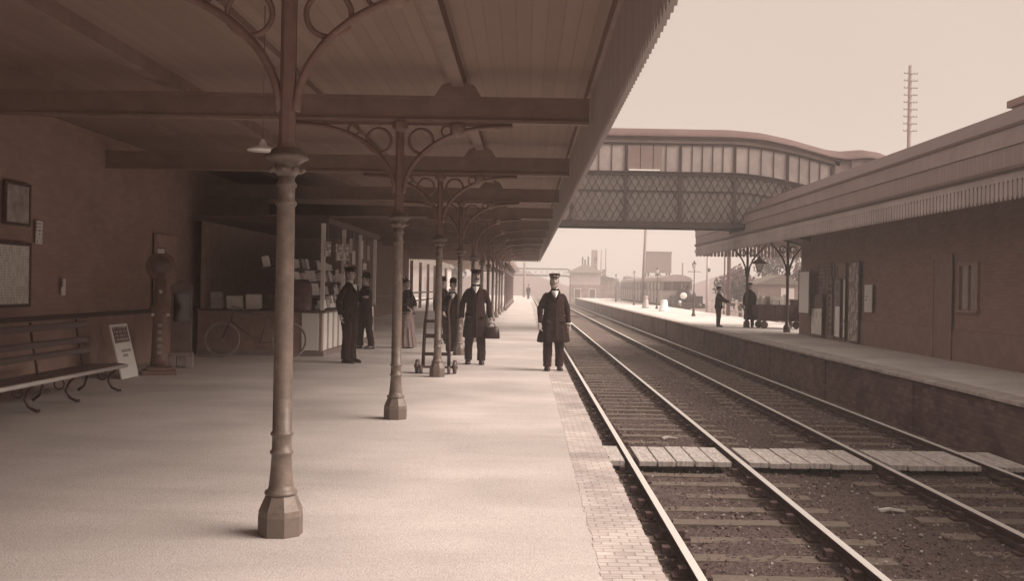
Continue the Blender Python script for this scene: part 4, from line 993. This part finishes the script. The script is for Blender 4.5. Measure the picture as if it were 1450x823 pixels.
# railcar
tc_=empty('steam_railcar',(12.35,97,RZ),0,'steam railcar with arched roof arriving at the back of the island platform','railcar')
CARB=M('car_lower',.30,.5,.12,2); CARU=M('car_upper',.20,.5,.12,2); CARR=M('car_roof',.36,.8,.1,2)
LENC=42; WC=2.8
m=MB(); m.box(0,WC,0,LENC,.95,2.15)
m.build('lower_body',CARB,tc_)
m=MB(); m.box(.02,WC-.02,.02,LENC-.02,2.15,3.05); m.build('upper_body',CARU,tc_)
m=MB(); pr=[(-.05,3.05)]+[(WC/2-(WC/2+.05)*math.cos(math.pi*i/12),3.05+.62*math.sin(math.pi*i/12)) for i in range(1,12)]+[(WC+.05,3.05)]
m.prism(pr,-.05,LENC+.05); m.build('roof',CARR,tc_)
m=MB(); m.box(.1,WC-.1,.1,LENC-.1,.45,.95); m.build('underframe',BLACK2,tc_)
for k in range(14):
    m=MB(); y=.9+k*2.95; m.box(-.025,.015,y,y+1.9,2.25,2.95); o=m.build('window',M('car_glass',.06,.15,.1,2,spec=.6),tc_)
    m=MB(); m.box(-.04,-.005,y+1.95,y+2.05,.98,3.0); m.build('door_pillar',BPD,tc_)
for x0,x1 in ((.2,.85),(1.05,1.75),(1.95,2.6)):
    m=MB(); m.box(x0,x1,-.03,.015,2.25,2.95); m.build('end_window',MATS['car_glass'],tc_)
YR=M('bonnet_dark',.03,.4,.2,4,spec=.5)
m=MB(); m.box(.7,3.35,-3.2,-.05,.75,1.15); m.box(.75,3.3,-3.0,-.06,1.15,1.75); m.build('engine_bonnet',YR,tc_,bevel=.06)
m=MB(); m.tube([(2.0,-3.05,1.75),(2.0,-.06,1.75)],.66,20); m.lathe([(.13,2.3),(.10,2.7),(.15,2.75),(.15,2.85)],12,(2.0,-2.5,0)); m.build('boiler',YR,tc_)
m=MB(); m.lathe([(.30,0),(.30,.05),(.25,.08)],24,(1.55,-3.08,1.75),M=Matrix.Rotation(R(90),4,'X')); m.build('headlamp',M('lamp_white',.95,.4,.05,4),tc_)
m=MB(); m.box(.6,3.45,-3.35,-3.22,.65,1.05); m.build('buffer_beam',BPD,tc_)
for x in (1.1,2.9):
    m=MB(); m.lathe([(.07,0),(.07,.35),(.22,.36),(.22,.4)],14,(x,-3.35,.87),M=Matrix.Rotation(R(90),4,'X')); m.build('buffer',IRON,tc_)
m=MB(); m.lathe([(.13,0),(.13,.06)],14,(1.2,-3.36,1.2),M=Matrix.Rotation(R(90),4,'X')); m.build('marker_lamp',MATS['lamp_white'],tc_)
for y in (2,4.2,18,20.2,36,38.2):
    for x in (.55,2.1):
        m=MB(); m.lathe([(.46,-.06),(.46,.06)],20,(x,y,.46),M=Matrix.Rotation(R(90),4,'Y')); m.build('wheel',IRON,tc_)
bt=empty('railway_track',(13.75,0,0),0,'hidden side track under the railcar behind the island platform','track')
m=MB()
for x in (-.75,.75): m.box(x-.035,x+.035,45,260,RZ-.14,RZ)
m.build('rail',RAILSIDE,bt)

# signal with two arms
p=at(1001,436,88); sg=empty('signal_post',(p.x,88,-1),0,'white railway signal post with arms behind the island platform','signal')
m=MB(); m.lathe([(.13,0),(.09,6.2)],10); m.lathe([(.1,6.2),(.02,6.5)],8); m.build('post',M('signal_white',.45,.7,.1,4),sg)
m=MB(); m.box(-1.1,-.05,-.03,.03,5.55,5.78); m.build('signal_arm',M('signal_arm',.2,.6,.1,4),sg)
m=MB(); m.box(-.25,.35,-.03,.03,5.3,5.75); m.lathe([(.14,4.0),(.14,4.3)],8,(.1,0,-.0)); m.build('lamp_case',IRON,sg)

# ------------------------------------------------------------------ far things
FAR=brick('far_brick',.28,.24,.3,.1); FARW=M('far_white',.6,.7,.1,3); RED[0]=.85; FARR=M('far_slate',.16,.7,.2,2); RED[0]=None
bx=at(829,420,165); sx_=bx.x
sg2=empty('signal_box',(sx_,165,-1.05),0,'hip-roofed signal box with glazed upper floor at the far platform end','signal box')
m=MB(); m.box(-2.3,2.3,0,6,0,3.0); m.build('base',FAR,sg2)
m=MB(); m.box(-2.28,2.28,.02,5.98,3.0,4.9); m.build('upper_storey',M('far_paint',.42,.7,.1,3),sg2)
for k in range(4):
    m=MB(); x=-2.0+k*1.05; m.box(x,x+.85,-.04,.03,3.5,4.6); m.build('window',M('far_glass',.40,.2,.1,3),sg2)
for x in (-1.7,.6):
    m=MB(); m.box(x-.1,x+1.0,-.05,.01,.3,2.4); o=m.build('lower_frame',FARW,sg2); m=MB(); m.box(x,x+.9,-.07,-.045,.3,2.3); m.build('lower_door',M('far_door',.1,.6,.2,3),o)
m=MB(); m.add([(-2.9,-.6,4.9),(2.9,-.6,4.9),(2.9,6.6,4.9),(-2.9,6.6,4.9),(-.5,2.2,6.1),(.5,2.2,6.1),(.5,3.8,6.1),(-.5,3.8,6.1)],[(0,1,5,4),(1,2,6,5),(2,3,7,6),(3,0,4,7),(4,5,6,7),(3,2,1,0)]); o=m.build('roof',FARR,sg2)
for x in (-.4,.5,.0): 
    m=MB(); m.box(x-.12,x+.12,2.6,2.9,5.9,7.0+abs(x)); m.build('finial',FARR,o)
m=MB(); m.box(1.5,2.1,5,5.7,4.9,8.6); m.build('chimney',FAR,o)
hb_=empty('goods_shed',(at(853,420,172).x,172,-1.05),0,'low dark brick shed right of the signal box','shed')
m=MB(); m.box(-1.6,1.9,0,8,0,4.0); m.build('wall',FAR,hb_)
m=MB(); m.prism([(-1.8,4.0),(2.1,4.0),(.15,4.6)],-.3,8.3); o=m.build('roof',FARR,hb_)
m=MB(); m.box(.1,.7,2,2.8,4.4,5.6); m.build('chimney',FAR,o)
# small gates between
def simple(name,label,cat,mb,mat,loc,group=None): return tag(mb.build(name,mat,loc=loc),label,cat,group)
WOODP=M('pole_wood',.24,.85,.2,5)
p=at(912,420,112); m=MB(); m.lathe([(.19,0),(.13,10.3)],10); o=simple('telegraph_pole','bare tall leaning pole rising behind the railcar','pole',m,WOODP,(p.x-.2,112,-1)); o.rotation_euler=(0,R(1.6),0)
for px,ytop,Y,lab in ((838.5,354,190,'thick chimney-like pole just right of the signal box roof'),(850.5,354,185,'thin pole left of a pair beyond the signal box'),(857,352,186,'thin pole right of a pair beyond the signal box'),(742,372,150,'dark signal pole under the far footbridge beyond the platform end'),(966,372,130,'short thin pole rising behind the railcar roof')):
    b=at(px,415,Y); tz=at(px,ytop,Y).z; m=MB(); rr=.32 if 'thick' in lab else (.2 if 'dark' in lab else .13); m.lathe([(rr,0),(rr*.7,tz+1.05)],8)
    simple('pole',lab,'pole',m,WOODP,(b.x,Y,-1.05))
# water tank
p=at(933,388,150); wt=empty('water_tank',(p.x,150,-1.05),0,'iron water tank on a lattice stand beyond the railcar','water tank')
m=MB(); m.box(-1.75,1.75,0,3.5,4.9,7.75); m.box(-1.82,1.82,-.07,3.57,7.7,7.85); m.box(-1.82,1.82,-.07,3.57,4.85,4.95); m.build('tank',M('tank_iron',.22,.6,.15,1.5),wt)
m=MB()
for x in (-1.5,0,1.5):
    for y in (.2,3.3): m.box(x-.1,x+.1,y-.1,y+.1,0,4.85)
for a,b in ((-1.5,0),(0,1.5)):
    m.bar((a,.1,3.2),(b,.1,4.8),.08,.08,(0,1,0)); m.bar((b,.1,3.2),(a,.1,4.8),.08,.08,(0,1,0))
m.box(-1.6,1.6,.05,.15,3.1,3.25); m.build('stand',BPD,wt)
# far footbridge
f2=empty('footbridge',(2.2,205,0),0,'faint small arched footbridge far beyond the platform end','footbridge')
m=MB(); a0=None
pts=[]
for i in range(17):
    u=i/16; x=-9+18*u; z=3.7+.0-max(0,(abs(x)-5.5))**1.6*.38; pts.append((x,z))
for (x,z),(x2,z2) in zip(pts,pts[1:]):
    m.bar((x,0,z),(x2,0,z2),.3,.28,(0,0,1)); m.bar((x,0,z+1.3),(x2,0,z2+1.3),.2,.22,(0,0,1)); m.bar((x,0,z),(x2,0,z2+1.3),.05,.05,(0,0,1)); m.bar((x,0,z+1.3),(x2,0,z2),.05,.05,(0,0,1))
m.build('span',BPD,f2); 
for x in (-7,7):
    m=MB(); m.box(x-.18,x+.18,-.18,.18,-1.05,3.0); m.build('pier',BPD,f2)
# telegraph pole with many arms above the right canopy
p=at(1287,212,62); tl=empty('telegraph_pole',(p.x,62,-1.05),R(6),'tall telegraph pole with many short cross arms rising over the far canopy','telegraph pole')
m=MB(); m.lathe([(.17,0),(.10,15.9)],10); m.build('pole',WOODP,tl)
for k in range(9):
    z=15.4-k*.42; m=MB(); m.box(-.42,.42,-.13,-.07,z-.022,z+.022)
    for x in (-.38,-.2,.2,.38): m.lathe([(.02,.022),(.02,.08),(.01,.1)],6,(x,-.1,z))
    m.build('cross_arm',WOODP,tl)

# ------------------------------------------------------------------ trees
LEAF=M('leaf',.075,.8,.5,.8); BARK=M('bark',.10,.9,.3,8)
def tree(loc,h,r,label,n=1500,seed=1,squat=1.0,leaf=.22):
    rg=random.Random(seed); t=empty('tree',loc,0,label,'tree','trees beyond the station')
    m=MB(); m.tube([(0,0,0),(.05,0,h*.25),(-.05,.05,h*.55)],[h*.035,h*.028,h*.014],8)
    cl=[]
    for k in range(9):
        a=rg.random()*6.28; q=rg.uniform(.2,.75)*r; c=Vector((q*math.cos(a),q*math.sin(a),h*rg.uniform(.4,.86)*1.0)); cl.append((c,r*rg.uniform(.28,.5)))
        m.tube([(0,0,h*.35),c*.6+Vector((0,0,h*.12)),c],[h*.012,h*.008,h*.004],6)
    m.build('trunk',BARK,t); m=MB()
    for i in range(n):
        c,cr=cl[rg.randrange(len(cl))]
        dv=Vector((rg.gauss(0,1),rg.gauss(0,1),rg.gauss(0,1)*squat)).normalized()*cr*rg.random()**.45
        p=c+dv; u=Vector((rg.gauss(0,1),rg.gauss(0,1),rg.gauss(0,1))).normalized(); v=u.orthogonal().normalized(); s=leaf*rg.uniform(.6,1.4)
        m.add([p-u*s,p-v*s*.5,p+u*s,p+v*s*.5],[(0,1,2,3)])
    m.build('crown',LEAF,t,recalc=False)
def tr_(px,py,Y,h,r,lab,**k):
    p=at(px,py,Y); tree((p.x,Y,-1.05),h,r,lab,**k)
tr_(1048,440,95,4.6,2.4,'dark bushy tree seen between the island canopy posts',seed=3)
tr_(1100,440,104,7.5,3.2,'taller dark tree seen behind the hanging lantern and posts',seed=5)
tr_(1135,440,92,5.5,3.0,'dark tree half hidden by the white notice board',seed=6)
tr_(880,425,215,4.0,5.0,'low hazy bush between the signal box and the railcar',seed=8,leaf=.4)
tr_(632,430,150,7,4,'hazy tree seen through the far verandah columns',seed=9,leaf=.35)
# low house and fence under the right canopy
p=at(1083,440,88); hs=empty('cottage',(p.x,88,-1.05),0,'plain pale walled outbuilding seen between the island canopy posts','outbuilding')
m=MB(); m.box(-.6,3.2,0,5,0,3.1); m.build('wall',M('house_wall',.2,.8,.15,2),hs)
m=MB(); m.prism([(-.8,3.1),(3.4,3.1),(1.3,3.9)],-.2,5.2); o=m.build('roof',FARR,hs)
m=MB(); m.box(1.3,2.4,-.04,.01,1.9,2.8); m.build('pale_panel',FARW,hs)
fc=empty('platform_fence',(12.0,0,0),0,'pale low paling fence along the back of the island platform','fence')
m=MB(); m.box(-.03,.03,47,70,.25,.32); m.box(-.03,.03,47,70,.75,.82); m.build('rail',M('fence_paint',.5,.8,.15,5),fc)
for k in range(9):
    m=MB(); m.box(-.06,.06,47.5+k*2.6,47.62+k*2.6,0,.95); m.build('fence_post',MATS['fence_paint'],fc)
# left: yard fence and buildings seen past the end of the station wall
fl=empty('yard_fence',(-6.9,62,0),0,'post and rail fence closing the yard beyond the dark station wall','fence')
m=MB()
for z in (.45,.95): m.box(-.03,.03,.3,42,z,z+.1)
m.build('rail',WOOD,fl)
for k in range(8):
    m=MB(); m.box(-.09,.09,1.2+5.3*k,1.38+5.3*k,0,2.95 if k<6 else 1.2); m.build('fence_post',IRON,fl)
p=at(615,440,125); yb=empty('yard_house',(p.x-2,125,-.05),0,'hazy pale house beyond the yard seen between the canopy columns','house')
m=MB(); m.box(-6,3.5,0,6,0,3.6); m.build('wall',M('house_pale',.5,.8,.1,2),yb)
m=MB(); m.add([(-6.4,-.4,3.6),(3.9,-.4,3.6),(3.9,6.4,3.6),(-6.4,6.4,3.6),(-5.4,3,5.4),(2.9,3,5.4)],[(0,1,5,4),(1,2,5),(2,3,4,5),(3,0,4),(3,2,1,0)]); m.build('roof',FARR,yb)
for x in (-4.5,-2,.8):
    m=MB(); m.box(x,x+1,-.04,.01,1,2.5); m.build('window',M('far_glass',.4),yb)
# low hills closing the line
m=MB(); vs=[]; fs=[]; rg=random.Random(4); n=60
for i in range(n+1):
    x=-185+370*i/n; h=4+1.6*math.sin(i*.5)+1.2*math.sin(i*1.3+1); vs+= [(x,268,-1.2),(x,284,h-1),(x,296,h*1.15-1),(x,312,-1.2)]
for i in range(n):
    for j in range(3): a=i*4+j; fs.append((a,a+4,a+5,a+1))
m.add(vs,fs,True); tag(m.build('hills',M('hill_green',.12,.95,.4,.05),recalc=True),kind='structure')

# ------------------------------------------------------------------ air
m=MB(); m.box(-195,195,-45,320,-2.1,17.5)
o=m.build('haze',None); o.data.materials.clear()
hz=bpy.data.materials.new('haze_air'); hz.use_nodes=True; nt=hz.node_tree; nt.nodes.clear()
out=nt.nodes.new('ShaderNodeOutputMaterial'); pv=nt.nodes.new('ShaderNodeVolumePrincipled'); pv.inputs['Color'].default_value=(1,1,1,1); pv.inputs['Density'].default_value=.0024; pv.inputs['Anisotropy'].default_value=.15
nt.links.new(pv.outputs[0],out.inputs['Volume']); o.data.materials.append(hz); tag(o,'thin pale haze in the air over the whole station','haze',kind='stuff')
bpy.context.view_layer.update()
